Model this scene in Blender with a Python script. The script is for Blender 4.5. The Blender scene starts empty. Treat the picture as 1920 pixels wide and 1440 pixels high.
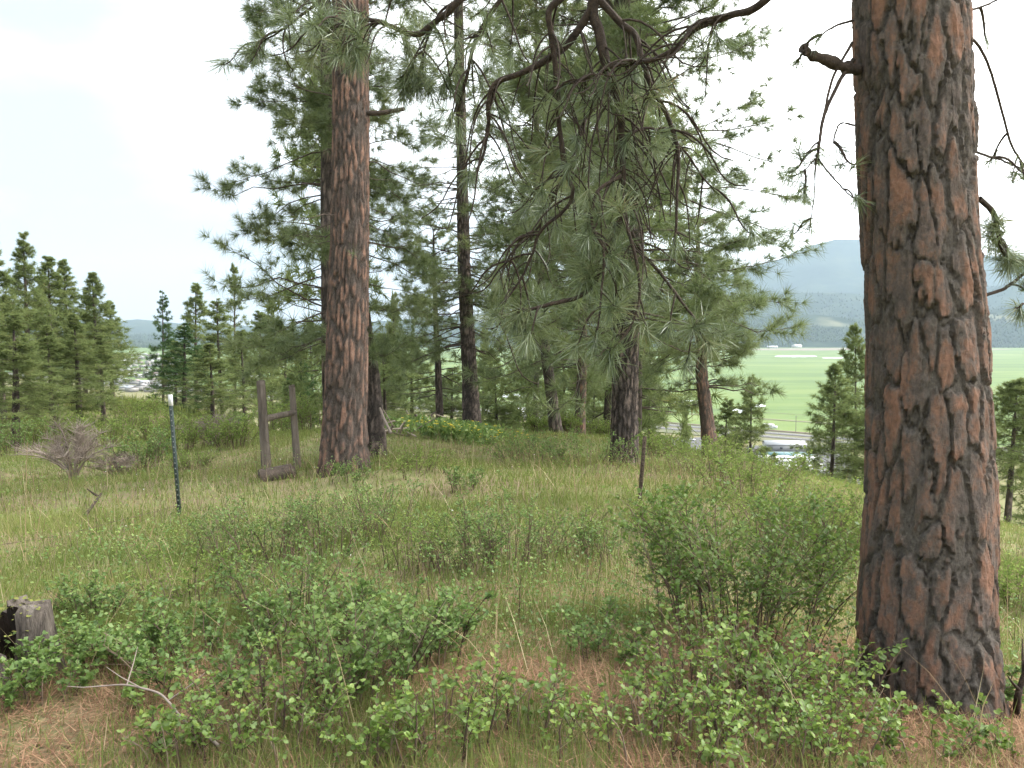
import bpy, math, random
import numpy as np

SC = bpy.context.scene
COL = SC.collection
rng = np.random.default_rng(11)
random.seed(11)

# ------------------------------------------------------------------ camera
FPX = 1507.0                      # focal length in pixels of the 1920 px wide photograph
EYE = np.array([0.0, 0.0, 1.6])
PITCH = math.atan((720 - 618) / FPX)
cam_d = bpy.data.cameras.new('camera')
cam_d.sensor_width = 36.0
cam_d.lens = FPX / 1920 * 36.0
cam_d.clip_start = 0.05
cam_d.clip_end = 40000
cam = bpy.data.objects.new('camera', cam_d)
COL.objects.link(cam)
cam.location = EYE
cam.rotation_euler = (math.radians(90) - PITCH, 0, 0)
SC.camera = cam

# ------------------------------------------------------------------ sky, sun, exposure
SUN_AZ, SUN_EL = math.radians(78), math.radians(40)     # azimuth clockwise from +Y (the view direction)
SUN_DIR = (math.sin(SUN_AZ) * math.cos(SUN_EL), math.cos(SUN_AZ) * math.cos(SUN_EL), math.sin(SUN_EL))
world = bpy.data.worlds.new('World')
SC.world = world
world.use_nodes = True
wn, wl = world.node_tree.nodes, world.node_tree.links
wn.clear()
w_out = wn.new('ShaderNodeOutputWorld')
w_bg = wn.new('ShaderNodeBackground'); w_bg.inputs['Strength'].default_value = 0.1
w_sky = wn.new('ShaderNodeTexSky'); w_sky.sky_type = 'NISHITA'; w_sky.sun_disc = False
w_sky.sun_elevation = SUN_EL; w_sky.sun_rotation = SUN_AZ
w_sky.air_density = 1.0; w_sky.dust_density = 2.0
w_tc = wn.new('ShaderNodeTexCoord')
w_map = wn.new('ShaderNodeMapping'); w_map.inputs['Scale'].default_value = (1.0, 1.0, 2.4)
w_noise = wn.new('ShaderNodeTexNoise'); w_noise.inputs['Scale'].default_value = 1.7
w_noise.inputs['Detail'].default_value = 5; w_noise.inputs['Roughness'].default_value = 0.5
w_dot = wn.new('ShaderNodeVectorMath'); w_dot.operation = 'DOT_PRODUCT'; w_dot.inputs[1].default_value = SUN_DIR
w_m1 = wn.new('ShaderNodeMapRange'); w_m1.inputs['From Min'].default_value = -0.1; w_m1.inputs['From Max'].default_value = 0.95
w_m1.inputs['To Min'].default_value = 0.0; w_m1.inputs['To Max'].default_value = 1.0; w_m1.interpolation_type = 'SMOOTHSTEP'
w_add = wn.new('ShaderNodeMath'); w_add.operation = 'MULTIPLY_ADD'; w_add.inputs[1].default_value = 0.75; w_add.inputs[2].default_value = -0.40
w_sum = wn.new('ShaderNodeMath'); w_sum.operation = 'ADD'; w_sum.use_clamp = True
w_col = wn.new('ShaderNodeMixRGB'); w_col.inputs[1].default_value = (0.86, 0.92, 0.965, 1); w_col.inputs[2].default_value = (1.0, 0.98, 0.94, 1)
w_rad = wn.new('ShaderNodeMapRange'); w_rad.inputs['To Min'].default_value = 5.0; w_rad.inputs['To Max'].default_value = 30.0
w_scale = wn.new('ShaderNodeVectorMath'); w_scale.operation = 'SCALE'
w_mix = wn.new('ShaderNodeMixRGB'); w_mix.inputs[0].default_value = 0.93          # cloud cover over the clear sky
wl.new(w_tc.outputs['Generated'], w_map.inputs['Vector']); wl.new(w_map.outputs[0], w_noise.inputs['Vector'])
wl.new(w_tc.outputs['Generated'], w_dot.inputs[0]); wl.new(w_dot.outputs['Value'], w_m1.inputs['Value'])
wl.new(w_noise.outputs['Fac'], w_add.inputs[0]); wl.new(w_m1.outputs[0], w_sum.inputs[0]); wl.new(w_add.outputs[0], w_sum.inputs[1])
wl.new(w_sum.outputs[0], w_col.inputs[0]); wl.new(w_sum.outputs[0], w_rad.inputs['Value'])
wl.new(w_col.outputs[0], w_scale.inputs[0]); wl.new(w_rad.outputs[0], w_scale.inputs['Scale'])
wl.new(w_sky.outputs[0], w_mix.inputs[1]); wl.new(w_scale.outputs[0], w_mix.inputs[2])
wl.new(w_mix.outputs[0], w_bg.inputs['Color']); wl.new(w_bg.outputs[0], w_out.inputs['Surface'])

sun_d = bpy.data.lights.new('sun', 'SUN')
sun_d.energy = 1.5; sun_d.angle = math.radians(12); sun_d.color = (1.0, 0.95, 0.87)
sun = bpy.data.objects.new('sun', sun_d); COL.objects.link(sun)
sun.rotation_euler = (math.radians(90) - SUN_EL, 0, -SUN_AZ + math.pi)
sun.rotation_euler = (0, 0, 0)
from mathutils import Vector
sun.rotation_mode = 'QUATERNION'
sun.rotation_quaternion = Vector(SUN_DIR).to_track_quat('Z', 'Y')

SC.view_settings.view_transform = 'Standard'
SC.view_settings.look = 'None'
SC.view_settings.exposure = 1.08
SC.view_settings.gamma = 1.0
SC.view_settings.use_curve_mapping = False
SC.cycles.max_bounces = 4
SC.cycles.diffuse_bounces = 2
SC.cycles.adaptive_threshold = 0.02
SC.cycles.glossy_bounces = 2
SC.cycles.transmission_bounces = 3
SC.cycles.volume_bounces = 0
SC.cycles.transparent_max_bounces = 4
SC.cycles.use_denoising = True

# ------------------------------------------------------------------ helpers
def P(px, py, Y):
    """world point seen at photo pixel (px, py) at distance Y ahead"""
    u, v = (px - 960) / FPX, (720 - py) / FPX
    d = np.array([u, math.cos(PITCH) + v * math.sin(PITCH), -math.sin(PITCH) + v * math.cos(PITCH)])
    return EYE + d * (Y / d[1])

def nrm(a):
    return a / np.maximum(np.linalg.norm(a, axis=-1, keepdims=True), 1e-9)

def hash2(i, j, s):
    n = (i.astype(np.int64) * 374761393 + j.astype(np.int64) * 668265263 + s * 2147483647) & 0x7fffffff
    n = ((n ^ (n >> 13)) * 1274126177) & 0x7fffffff
    n = (n ^ (n >> 16)) & 0x7fffffff
    n = (n * 1103515245 + 12345) & 0x7fffffff
    return ((n >> 8) & 0xffff) / 65535.0

def vnoise(x, y, s=0):
    x = np.asarray(x, float); y = np.asarray(y, float)
    i, j = np.floor(x), np.floor(y)
    fx, fy = x - i, y - j
    fx, fy = fx * fx * (3 - 2 * fx), fy * fy * (3 - 2 * fy)
    a, b = hash2(i, j, s), hash2(i + 1, j, s)
    c, d = hash2(i, j + 1, s), hash2(i + 1, j + 1, s)
    return (a * (1 - fx) + b * fx) * (1 - fy) + (c * (1 - fx) + d * fx) * fy

def fbm(x, y, s=0, o=4):
    t, a, n = 0, 0.5, 0
    for k in range(o):
        t = t + a * vnoise(np.asarray(x) * 2 ** k, np.asarray(y) * 2 ** k, s + k); n += a; a *= 0.5
    return t / n

def sstep(a, b, x):
    t = np.clip((x - a) / (b - a), 0, 1)
    return t * t * (3 - 2 * t)

def worley(u, v, period, s):
    """u, v in cell units, u wraps with an integer period -> F1, F2, id in 0..1, cell number"""
    iu, iv = np.floor(u), np.floor(v)
    F1 = np.full(u.shape, 9.0); F2 = np.full(u.shape, 9.0)
    cid = np.zeros(u.shape, np.int64)
    for di in (-1, 0, 1):
        for dj in (-1, 0, 1):
            ci, cj = iu + di, iv + dj
            wi = np.mod(ci, period)
            qx = ci + 0.12 + 0.76 * hash2(wi, cj, s) + 0.5 * np.mod(cj, 2) * 0
            qy = cj + 0.05 + 0.90 * hash2(wi, cj, s + 7)
            d = np.sqrt((u - qx) ** 2 + (v - qy) ** 2)
            m = d < F1
            F2 = np.where(m, F1, np.minimum(F2, d))
            cid = np.where(m, (wi * 4096 + cj + 1024).astype(np.int64), cid)
            F1 = np.where(m, d, F1)
    return F1, F2, hash2(cid // 4096, cid % 4096, s + 3), cid

class MB:
    """collects vertices, triangles and quads, with one random value per vertex"""
    def __init__(self):
        self.v, self.t, self.q, self.r, self.n = [], [], [], [], 0
    def add(self, v, t=None, q=None, r=0.5):
        v = np.asarray(v, float).reshape(-1, 3)
        if t is not None and len(t): self.t.append(np.asarray(t, np.int64).reshape(-1, 3) + self.n)
        if q is not None and len(q): self.q.append(np.asarray(q, np.int64).reshape(-1, 4) + self.n)
        self.v.append(v); self.r.append(np.broadcast_to(np.asarray(r, float), (len(v),)))
        self.n += len(v)
    def empty(self):
        return self.n == 0
    def box(self, c, s, rz=0.0, r=0.5, taper=1.0):
        c, s = np.asarray(c, float), np.asarray(s, float) / 2
        p = np.array([[x, y, z] for z in (-1, 1) for y in (-1, 1) for x in (-1, 1)], float)
        p[4:, :2] *= taper
        p *= s
        cs, sn = math.cos(rz), math.sin(rz)
        p = np.stack([p[:, 0] * cs - p[:, 1] * sn, p[:, 0] * sn + p[:, 1] * cs, p[:, 2]], 1) + c
        self.add(p, q=[[0, 2, 3, 1], [4, 5, 7, 6], [0, 1, 5, 4], [2, 6, 7, 3], [0, 4, 6, 2], [1, 3, 7, 5]], r=r)
    def tubes(self, path, rad, k=5, r=0.5, cap=False):
        """path (B,n,3), rad (B,n)"""
        path = np.asarray(path, float)
        if path.ndim == 2: path = path[None]
        rad = np.asarray(rad, float)
        if rad.ndim == 1: rad = np.broadcast_to(rad, path.shape[:2])
        B, n = path.shape[:2]
        tan = nrm(np.gradient(path, axis=1)) if n > 2 else nrm(np.repeat(path[:, 1:] - path[:, :1], 2, 1))
        mean = nrm(path[:, -1] - path[:, 0])
        ref = np.where(np.abs(mean[:, 2:3]) > 0.7, np.array([[1.0, 0.2, 0]]), np.array([[0, 0, 1.0]]))[:, None, :]
        n1 = nrm(np.cross(tan, ref)); n2 = np.cross(tan, n1)
        a = np.arange(k) * 2 * math.pi / k
        ring = (n1[:, :, None, :] * np.cos(a)[None, None, :, None] + n2[:, :, None, :] * np.sin(a)[None, None, :, None])
        v = path[:, :, None, :] + ring * rad[:, :, None, None]
        idx = np.arange(B * n * k).reshape(B, n, k)
        i0, i1 = idx[:, :-1], idx[:, 1:]
        q = np.stack([i0, np.roll(i0, -1, 2), np.roll(i1, -1, 2), i1], -1).reshape(-1, 4)
        rr = np.asarray(r, float)
        if rr.ndim == 1: rr = np.repeat(rr, n * k)
        self.add(v, q=q, r=rr)
        if cap:
            for e in (0, n - 1):
                for b in range(B):
                    c = path[b, e]; ringv = v[b, e]
                    vv = np.vstack([ringv, c[None]])
                    tt = [[i, (i + 1) % k, k] for i in range(k)]
                    self.add(vv, t=tt)
    def build(self, name, mat, parent=None, smooth=False):
        V = np.concatenate(self.v); R = np.concatenate(self.r)
        T = np.concatenate(self.t) if self.t else np.zeros((0, 3), np.int64)
        Q = np.concatenate(self.q) if self.q else np.zeros((0, 4), np.int64)
        return mesh_object(name, V, T, Q, mat, parent, {'rnd': R}, smooth)

def make_mesh(name, V, T, Q, attrs=None, smooth=False):
    me = bpy.data.meshes.new(name)
    me.vertices.add(len(V)); me.vertices.foreach_set('co', np.ascontiguousarray(V, np.float32).ravel())
    nl = len(T) * 3 + len(Q) * 4
    me.loops.add(nl)
    me.loops.foreach_set('vertex_index', np.concatenate([T.ravel(), Q.ravel()]).astype(np.int32))
    me.polygons.add(len(T) + len(Q))
    ls = np.concatenate([np.arange(len(T)) * 3, len(T) * 3 + np.arange(len(Q)) * 4]).astype(np.int32)
    me.polygons.foreach_set('loop_start', ls)
    me.update(calc_edges=True)
    if smooth:
        me.polygons.foreach_set('use_smooth', np.ones(len(T) + len(Q), bool))
    for k, a in (attrs or {}).items():
        at = me.attributes.new(k, 'FLOAT', 'POINT')
        at.data.foreach_set('value', np.ascontiguousarray(a, np.float32))
    me.validate()
    return me

def link(name, me, mat, parent=None):
    o = bpy.data.objects.new(name, me)
    COL.objects.link(o)
    if me is not None and mat is not None and not me.materials: me.materials.append(mat)
    if parent is not None:
        o.parent = parent
        o.matrix_parent_inverse = parent.matrix_basis.inverted()
    return o

def mesh_object(name, V, T, Q, mat, parent=None, attrs=None, smooth=False):
    return link(name, make_mesh(name, V, T, Q, attrs, smooth), mat, parent)

def tag(o, label=None, cat=None, group=None, kind=None):
    if label: o['label'] = label
    if cat: o['category'] = cat
    if group: o['group'] = group
    if kind: o['kind'] = kind
    return o

def thing(name, label, cat, loc, group=None):
    o = bpy.data.objects.new(name, None)
    COL.objects.link(o)
    o.location = tuple(loc)
    o.empty_display_size = 0.2
    return tag(o, label, cat, group)

def catmull(pts, per=6):
    pts = np.asarray(pts, float)
    p = np.vstack([2 * pts[0] - pts[1], pts, 2 * pts[-1] - pts[-2]])
    out = []
    for i in range(1, len(p) - 2):
        t = np.linspace(0, 1, per, endpoint=False)[:, None]
        a, b, c, d = p[i - 1], p[i], p[i + 1], p[i + 2]
        out.append(0.5 * (2 * b + (c - a) * t + (2 * a - 5 * b + 4 * c - d) * t ** 2 + (3 * b - a - 3 * c + d) * t ** 3))
    out.append(pts[-1:])
    return np.vstack(out)

# ------------------------------------------------------------------ materials
def new_mat(name):
    m = bpy.data.materials.new(name); m.use_nodes = True
    n, l = m.node_tree.nodes, m.node_tree.links
    n.clear()
    out = n.new('ShaderNodeOutputMaterial')
    return m, n, l, out

def ramp(n, stops):
    r = n.new('ShaderNodeValToRGB')
    el = r.color_ramp.elements
    while len(el) < len(stops): el.new(0.5)
    for e, (p, c) in zip(el, stops):
        e.position = p; e.color = (c[0], c[1], c[2], 1)
    return r

def attr(n, name):
    a = n.new('ShaderNodeAttribute'); a.attribute_name = name
    return a

def leaf_mat(name, stops, trans=0.3, rough=0.5, gloss=0.0):
    m, n, l, out = new_mat(name)
    a = attr(n, 'rnd'); r = ramp(n, stops)
    l.new(a.outputs['Fac'], r.inputs[0])
    d = n.new('ShaderNodeBsdfDiffuse'); t = n.new('ShaderNodeBsdfTranslucent')
    mx = n.new('ShaderNodeMixShader'); mx.inputs[0].default_value = trans
    l.new(r.outputs[0], d.inputs[0]); l.new(r.outputs[0], t.inputs[0])
    l.new(d.outputs[0], mx.inputs[1]); l.new(t.outputs[0], mx.inputs[2])
    last = mx
    if gloss:
        g = n.new('ShaderNodeBsdfGlossy'); g.inputs['Roughness'].default_value = rough
        g.inputs['Color'].default_value = (0.8, 0.85, 0.85, 1)
        m2 = n.new('ShaderNodeMixShader'); m2.inputs[0].default_value = gloss
        l.new(mx.outputs[0], m2.inputs[1]); l.new(g.outputs[0], m2.inputs[2]); last = m2
    l.new(last.outputs[0], out.inputs['Surface'])
    return m

def noise_mat(name, stops, scale=5.0, detail=6, rough=0.85, bump=0.0, bscale=None, stretch=(1, 1, 1), spec=0.2, metal=0.0, rand=0.0):
    m, n, l, out = new_mat(name)
    tc = n.new('ShaderNodeTexCoord'); mp = n.new('ShaderNodeMapping'); mp.inputs['Scale'].default_value = stretch
    no = n.new('ShaderNodeTexNoise'); no.inputs['Scale'].default_value = scale; no.inputs['Detail'].default_value = detail
    no.inputs['Roughness'].default_value = 0.65
    r = ramp(n, stops)
    b = n.new('ShaderNodeBsdfPrincipled'); b.inputs['Roughness'].default_value = rough
    b.inputs['Specular IOR Level'].default_value = spec; b.inputs['Metallic'].default_value = metal
    l.new(tc.outputs['Object'], mp.inputs[0]); l.new(mp.outputs[0], no.inputs['Vector'])
    if rand:
        a = attr(n, 'rnd'); ma = n.new('ShaderNodeMath'); ma.operation = 'MULTIPLY_ADD'
        ma.inputs[1].default_value = rand; l.new(a.outputs['Fac'], ma.inputs[0])
        l.new(no.outputs['Fac'], ma.inputs[2]); l.new(ma.outputs[0], r.inputs[0])
    else:
        l.new(no.outputs['Fac'], r.inputs[0])
    l.new(r.outputs[0], b.inputs['Base Color'])
    if bump:
        n2 = n.new('ShaderNodeTexNoise'); n2.inputs['Scale'].default_value = bscale or scale * 4; n2.inputs['Detail'].default_value = 5
        bp = n.new('ShaderNodeBump'); bp.inputs['Strength'].default_value = bump; bp.inputs['Distance'].default_value = 0.02
        l.new(mp.outputs[0], n2.inputs['Vector']); l.new(n2.outputs['Fac'], bp.inputs['Height']); l.new(bp.outputs[0], b.inputs['Normal'])
    l.new(b.outputs[0], out.inputs['Surface'])
    return m

def bark_mat(name, plate_stops, furrow_stops, nscale=9.0, fine=70.0):
    """bark: flaky plates (attribute plate = 1) over dark fissures, tone varied per plate by rnd"""
    m, n, l, out = new_mat(name)
    tc = n.new('ShaderNodeTexCoord'); mp = n.new('ShaderNodeMapping'); mp.inputs['Scale'].default_value = (1, 1, 0.6)
    l.new(tc.outputs['Object'], mp.inputs[0])
    n1 = n.new('ShaderNodeTexNoise'); n1.inputs['Scale'].default_value = nscale; n1.inputs['Detail'].default_value = 7; n1.inputs['Roughness'].default_value = 0.7
    n2 = n.new('ShaderNodeTexNoise'); n2.inputs['Scale'].default_value = fine; n2.inputs['Detail'].default_value = 6; n2.inputs['Roughness'].default_value = 0.7
    for x in (n1, n2): l.new(mp.outputs[0], x.inputs['Vector'])
    a, pl = attr(n, 'rnd'), attr(n, 'plate')
    s = n.new('ShaderNodeMath'); s.operation = 'MULTIPLY_ADD'; s.inputs[1].default_value = 0.30
    s2 = n.new('ShaderNodeMath'); s2.operation = 'MULTIPLY_ADD'; s2.inputs[1].default_value = 1.9; s2.inputs[2].default_value = -0.60
    l.new(n1.outputs['Fac'], s2.inputs[0]); l.new(a.outputs['Fac'], s.inputs[0]); l.new(s2.outputs[0], s.inputs[2])
    r1 = ramp(n, plate_stops); l.new(s.outputs[0], r1.inputs[0])
    r2 = ramp(n, furrow_stops); l.new(n2.outputs['Fac'], r2.inputs[0])
    fm = n.new('ShaderNodeMixRGB'); fm.blend_type = 'OVERLAY'; fm.inputs[0].default_value = 0.55
    l.new(r1.outputs[0], fm.inputs[1]); l.new(n2.outputs['Fac'], fm.inputs[2])
    mx = n.new('ShaderNodeMixRGB'); l.new(pl.outputs['Fac'], mx.inputs[0]); l.new(r2.outputs[0], mx.inputs[1]); l.new(fm.outputs[0], mx.inputs[2])
    b = n.new('ShaderNodeBsdfPrincipled'); b.inputs['Roughness'].default_value = 0.9; b.inputs['Specular IOR Level'].default_value = 0.15
    bp = n.new('ShaderNodeBump'); bp.inputs['Strength'].default_value = 0.9; bp.inputs['Distance'].default_value = 0.016
    l.new(n2.outputs['Fac'], bp.inputs['Height']); l.new(bp.outputs[0], b.inputs['Normal'])
    l.new(mx.outputs[0], b.inputs['Base Color']); l.new(b.outputs[0], out.inputs['Surface'])
    return m

M = {}
M['bark_near'] = bark_mat('ponderosa_bark',
    [(0.15, (0.085, 0.072, 0.065)), (0.40, (0.145, 0.112, 0.096)), (0.55, (0.20, 0.120, 0.088)), (0.72, (0.258, 0.140, 0.096)), (0.92, (0.245, 0.19, 0.158))],
    [(0.3, (0.058, 0.050, 0.044)), (0.7, (0.155, 0.135, 0.116))])
M['bark_mid'] = bark_mat('ponderosa_bark_mid',
    [(0.20, (0.090, 0.068, 0.058)), (0.42, (0.16, 0.105, 0.082)), (0.58, (0.225, 0.128, 0.092)), (0.80, (0.28, 0.185, 0.145))],
    [(0.3, (0.045, 0.037, 0.032)), (0.7, (0.11, 0.09, 0.078))], 6.0, 45.0)
M['bark_grey'] = bark_mat('grey_pine_bark',
    [(0.3, (0.075, 0.062, 0.055)), (0.5, (0.16, 0.125, 0.108)), (0.75, (0.26, 0.20, 0.17))],
    [(0.3, (0.026, 0.022, 0.02)), (0.7, (0.08, 0.066, 0.058))], 6.0, 40.0)
M['twig'] = noise_mat('twig_bark', [(0.3, (0.026, 0.020, 0.016)), (0.7, (0.080, 0.058, 0.044))], 30, bump=0.5)
M['branch'] = noise_mat('branch_bark', [(0.3, (0.045, 0.036, 0.03)), (0.7, (0.13, 0.10, 0.08))], 14, bump=0.5)
M['needle_near'] = leaf_mat('long_needles', [(0.0, (0.090, 0.120, 0.052)), (0.45, (0.150, 0.192, 0.080)), (0.85, (0.215, 0.25, 0.108)), (0.97, (0.28, 0.25, 0.12)), (1.0, (0.30, 0.17, 0.08))], 0.38, 0.35, 0.08)
M['needle_mid'] = leaf_mat('pine_needles', [(0.0, (0.104, 0.140, 0.056)), (0.5, (0.165, 0.210, 0.080)), (0.9, (0.235, 0.27, 0.106)), (1.0, (0.30, 0.22, 0.12))], 0.38, 0.4, 0.05)
M['needle_far'] = leaf_mat('far_pine_needles', [(0.0, (0.125, 0.165, 0.066)), (0.5, (0.190, 0.236, 0.092)), (0.95, (0.255, 0.29, 0.118)), (1.0, (0.32, 0.21, 0.12))], 0.45)
M['needle_fir'] = leaf_mat('fir_needles', [(0.0, (0.045, 0.080, 0.038)), (0.5, (0.075, 0.13, 0.052)), (1.0, (0.13, 0.19, 0.07))], 0.2)
M['needle_dead'] = leaf_mat('dead_needles', [(0.0, (0.16, 0.08, 0.04)), (1.0, (0.30, 0.17, 0.09))], 0.2)
M['leaf_snow'] = leaf_mat('snowberry_leaves', [(0.0, (0.105, 0.175, 0.036)), (0.5, (0.175, 0.265, 0.054)), (0.9, (0.25, 0.34, 0.070)), (1.0, (0.36, 0.40, 0.10))], 0.40, 0.45, 0.04)
M['leaf_dark'] = leaf_mat('shrub_leaves', [(0.0, (0.100, 0.175, 0.045)), (0.6, (0.165, 0.255, 0.066)), (1.0, (0.255, 0.335, 0.09))], 0.40, 0.45, 0.03)
M['leaf_bush'] = leaf_mat('dense_shrub_leaves', [(0.0, (0.085, 0.148, 0.032)), (0.6, (0.150, 0.228, 0.048)), (1.0, (0.235, 0.31, 0.07))], 0.4, 0.45, 0.03)
M['leaf_light'] = leaf_mat('pale_shrub_leaves', [(0.0, (0.13, 0.195, 0.052)), (0.6, (0.205, 0.28, 0.075)), (1.0, (0.30, 0.36, 0.105))], 0.40)
M['grass'] = leaf_mat('grass_blades', [(0.0, (0.125, 0.175, 0.050)), (0.5, (0.20, 0.24, 0.072)), (0.85, (0.275, 0.29, 0.105)), (1.0, (0.38, 0.345, 0.18))], 0.40)
M['straw'] = leaf_mat('dry_grass', [(0.0, (0.22, 0.15, 0.085)), (0.5, (0.36, 0.27, 0.16)), (1.0, (0.50, 0.42, 0.27))], 0.25)
M['litter'] = leaf_mat('fallen_needles', [(0.0, (0.12, 0.070, 0.045)), (0.5, (0.27, 0.155, 0.095)), (1.0, (0.46, 0.30, 0.19))], 0.1)
M['flower_y'] = leaf_mat('yellow_petals', [(0, (0.55, 0.42, 0.05)), (1, (0.7, 0.58, 0.1))], 0.3)
M['flower_w'] = leaf_mat('white_petals', [(0, (0.7, 0.7, 0.66)), (1, (0.8, 0.8, 0.78))], 0.3)
M['grey_twig'] = leaf_mat('bare_grey_twigs', [(0, (0.20, 0.16, 0.135)), (1, (0.40, 0.335, 0.29))], 0.0)
M['stem'] = leaf_mat('shrub_stems', [(0, (0.085, 0.062, 0.05)), (0.7, (0.17, 0.12, 0.092)), (1, (0.30, 0.235, 0.18))], 0.0)
M['post_wood'] = noise_mat('weathered_post', [(0.3, (0.07, 0.058, 0.048)), (0.55, (0.17, 0.14, 0.115)), (0.75, (0.27, 0.235, 0.20))], 12, stretch=(1, 1, 0.12), bump=0.8, bscale=60)
M['stump_wood'] = noise_mat('rotten_wood', [(0.3, (0.035, 0.029, 0.025)), (0.5, (0.12, 0.10, 0.084)), (0.7, (0.24, 0.21, 0.18))], 16, stretch=(1, 1, 0.15), bump=0.9, bscale=80)
M['moss'] = leaf_mat('moss', [(0, (0.12, 0.13, 0.04)), (1, (0.24, 0.25, 0.08))], 0.1)
M['post_green'] = noise_mat('green_post_paint', [(0.35, (0.022, 0.036, 0.032)), (0.7, (0.05, 0.068, 0.06))], 25, rough=0.55, spec=0.4)
M['post_white'] = noise_mat('white_post_paint', [(0.3, (0.55, 0.55, 0.54)), (0.7, (0.75, 0.75, 0.74))], 25, rough=0.6)
M['stud'] = noise_mat('worn_stud_steel', [(0.3, (0.08, 0.09, 0.085)), (0.7, (0.19, 0.20, 0.195))], 25, rough=0.6)
M['post_rust'] = noise_mat('rusted_steel', [(0.3, (0.035, 0.024, 0.018)), (0.5, (0.07, 0.05, 0.035)), (0.72, (0.13, 0.105, 0.075))], 40, rough=0.75, bump=0.3)
M['wire'] = noise_mat('rusty_wire', [(0.3, (0.07, 0.045, 0.032)), (0.7, (0.14, 0.10, 0.075))], 40, rough=0.6)

# ------------------------------------------------------------------ terrain
_cp = [P(*a) for a in [
    (960, 1440, 2.9), (100, 1440, 2.9), (1800, 1440, 2.9), (1740, 1305, 3.7), (40, 1300, 3.6), (900, 1250, 3.9), (960, 1100, 5.6),
    (335, 968, 9.2), (1195, 970, 8.6), (700, 1000, 8.0), (500, 884, 12.8), (558, 882, 13.6), (645, 884, 11.5), (1180, 873, 15.0),
    (885, 815, 20.0), (1040, 815, 22.0), (1088, 818, 23.0), (960, 830, 18.0), (700, 815, 17.0), (1332, 858, 20.0), (1390, 888, 15.0),
    (1500, 925, 12.0), (1600, 958, 10.0), (1700, 1000, 8.5), (1890, 1160, 6.5), (1890, 1080, 11.0), (1890, 1012, 27.0),
    (130, 905, 15.5), (0, 905, 15.0), (20, 1010, 8.0), (0, 1150, 5.0), (250, 815, 32.0), (70, 806, 30.0), (430, 830, 22.0), (280, 765, 47.0), (420, 790, 36.0),
    (600, 812, 26.0), (-300, 860, 22.0)]]
_cp += [np.array(a, float) for a in [
    (7, 34, -5.5), (12, 35, -7.5), (0, 33, -4.6), (-8, 36, -4.8), (25, 36, -11), (0, 60, -15), (20, 60, -20), (-18, 62, -11), (45, 60, -25), (-35, 70, -10),
    (0, 110, -38), (60, 110, -46), (-60, 110, -32), (0, 200, -72), (120, 200, -78), (-150, 200, -70), (90, 40, -26), (-60, 45, -5.5), (-120, 60, -14),
    (0, -10, 0.8), (-15, -8, 0.6), (15, -8, -2.0), (0, -60, 5), (60, -40, -12), (-60, -40, 2), (150, 0, -45), (-150, 0, -12), (0, -200, 6), (250, -150, -50), (-250, -150, -10)]]
_cp = np.array(_cp)
def _ker(d): return np.sqrt(d * d + 4.0)
_A = _ker(np.linalg.norm(_cp[:, None, :2] - _cp[None, :, :2], axis=2)) - 0.02 * np.eye(len(_cp))
_n = len(_cp)
_K = np.zeros((_n + 3, _n + 3)); _K[:_n, :_n] = _A; _K[:_n, _n] = 1; _K[:_n, _n + 1:] = _cp[:, :2]; _K[_n:, :_n] = _K[:_n, _n:].T
_W = np.linalg.solve(_K, np.concatenate([_cp[:, 2], np.zeros(3)]))
VALLEY = -73.0
def gz(x, y):
    x = np.asarray(x, float); y = np.asarray(y, float)
    sh = x.shape; xf, yf = x.ravel(), y.ravel()
    out = np.empty(len(xf))
    for i in range(0, len(xf), 20000):
        d = np.hypot(xf[i:i + 20000, None] - _cp[None, :, 0], yf[i:i + 20000, None] - _cp[None, :, 1])
        out[i:i + 20000] = _ker(d) @ _W[:_n] + _W[_n] + _W[_n + 1] * xf[i:i + 20000] + _W[_n + 2] * yf[i:i + 20000]
    r = np.hypot(xf, yf)
    out = out + (fbm(xf * 0.9 + 5, yf * 0.9, 21, 3) - 0.5) * 0.22 * sstep(1.5, 6, r) * (1 - sstep(60, 120, r))
    far = sstep(190, 330, r)
    out = out * (1 - far) + (VALLEY - 4) * far
    k = 3.0
    h = np.clip(0.5 + 0.5 * (out - VALLEY) / k, 0, 1)
    out = out * h + VALLEY * (1 - h) + k * h * (1 - h) * 0.5
    return out.reshape(sh)
def gpt(x, y):
    return np.array([x, y, float(gz(np.array([x]), np.array([y]))[0])])
def gpx(px, Y, sink=0.0):
    p = gpt((px - 960) / FPX * Y * 1.0, Y)          # close enough: refine once with the true height
    v = (p[2] - EYE[2]) / Y
    t = Y / (math.cos(PITCH))                        # lateral scale is along the optical axis
    depth = Y * math.cos(PITCH) - (p[2] - EYE[2]) * math.sin(PITCH)
    p = gpt((px - 960) / FPX * depth, Y); p[2] -= sink
    return p

m, n, l, out = new_mat('hill_soil')
tc = n.new('ShaderNodeTexCoord')
nn = [n.new('ShaderNodeTexNoise') for _ in range(3)]
for x, s, d in zip(nn, (0.55, 6.0, 60.0), (5, 7, 6)):
    x.inputs['Scale'].default_value = s; x.inputs['Detail'].default_value = d; x.inputs['Roughness'].default_value = 0.65
    l.new(tc.outputs['Object'], x.inputs['Vector'])
r1 = ramp(n, [(0.36, (0.20, 0.155, 0.105)), (0.48, (0.17, 0.18, 0.08)), (0.62, (0.15, 0.20, 0.07))])
r2 = ramp(n, [(0.3, (0.13, 0.10, 0.07)), (0.48, (0.24, 0.185, 0.125)), (0.6, (0.17, 0.195, 0.08))])
mx = n.new('ShaderNodeMixRGB'); mx.inputs[0].default_value = 0.5
ov = n.new('ShaderNodeMixRGB'); ov.blend_type = 'OVERLAY'; ov.inputs[0].default_value = 0.6
l.new(nn[0].outputs['Fac'], r1.inputs[0]); l.new(nn[1].outputs['Fac'], r2.inputs[0])
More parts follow.
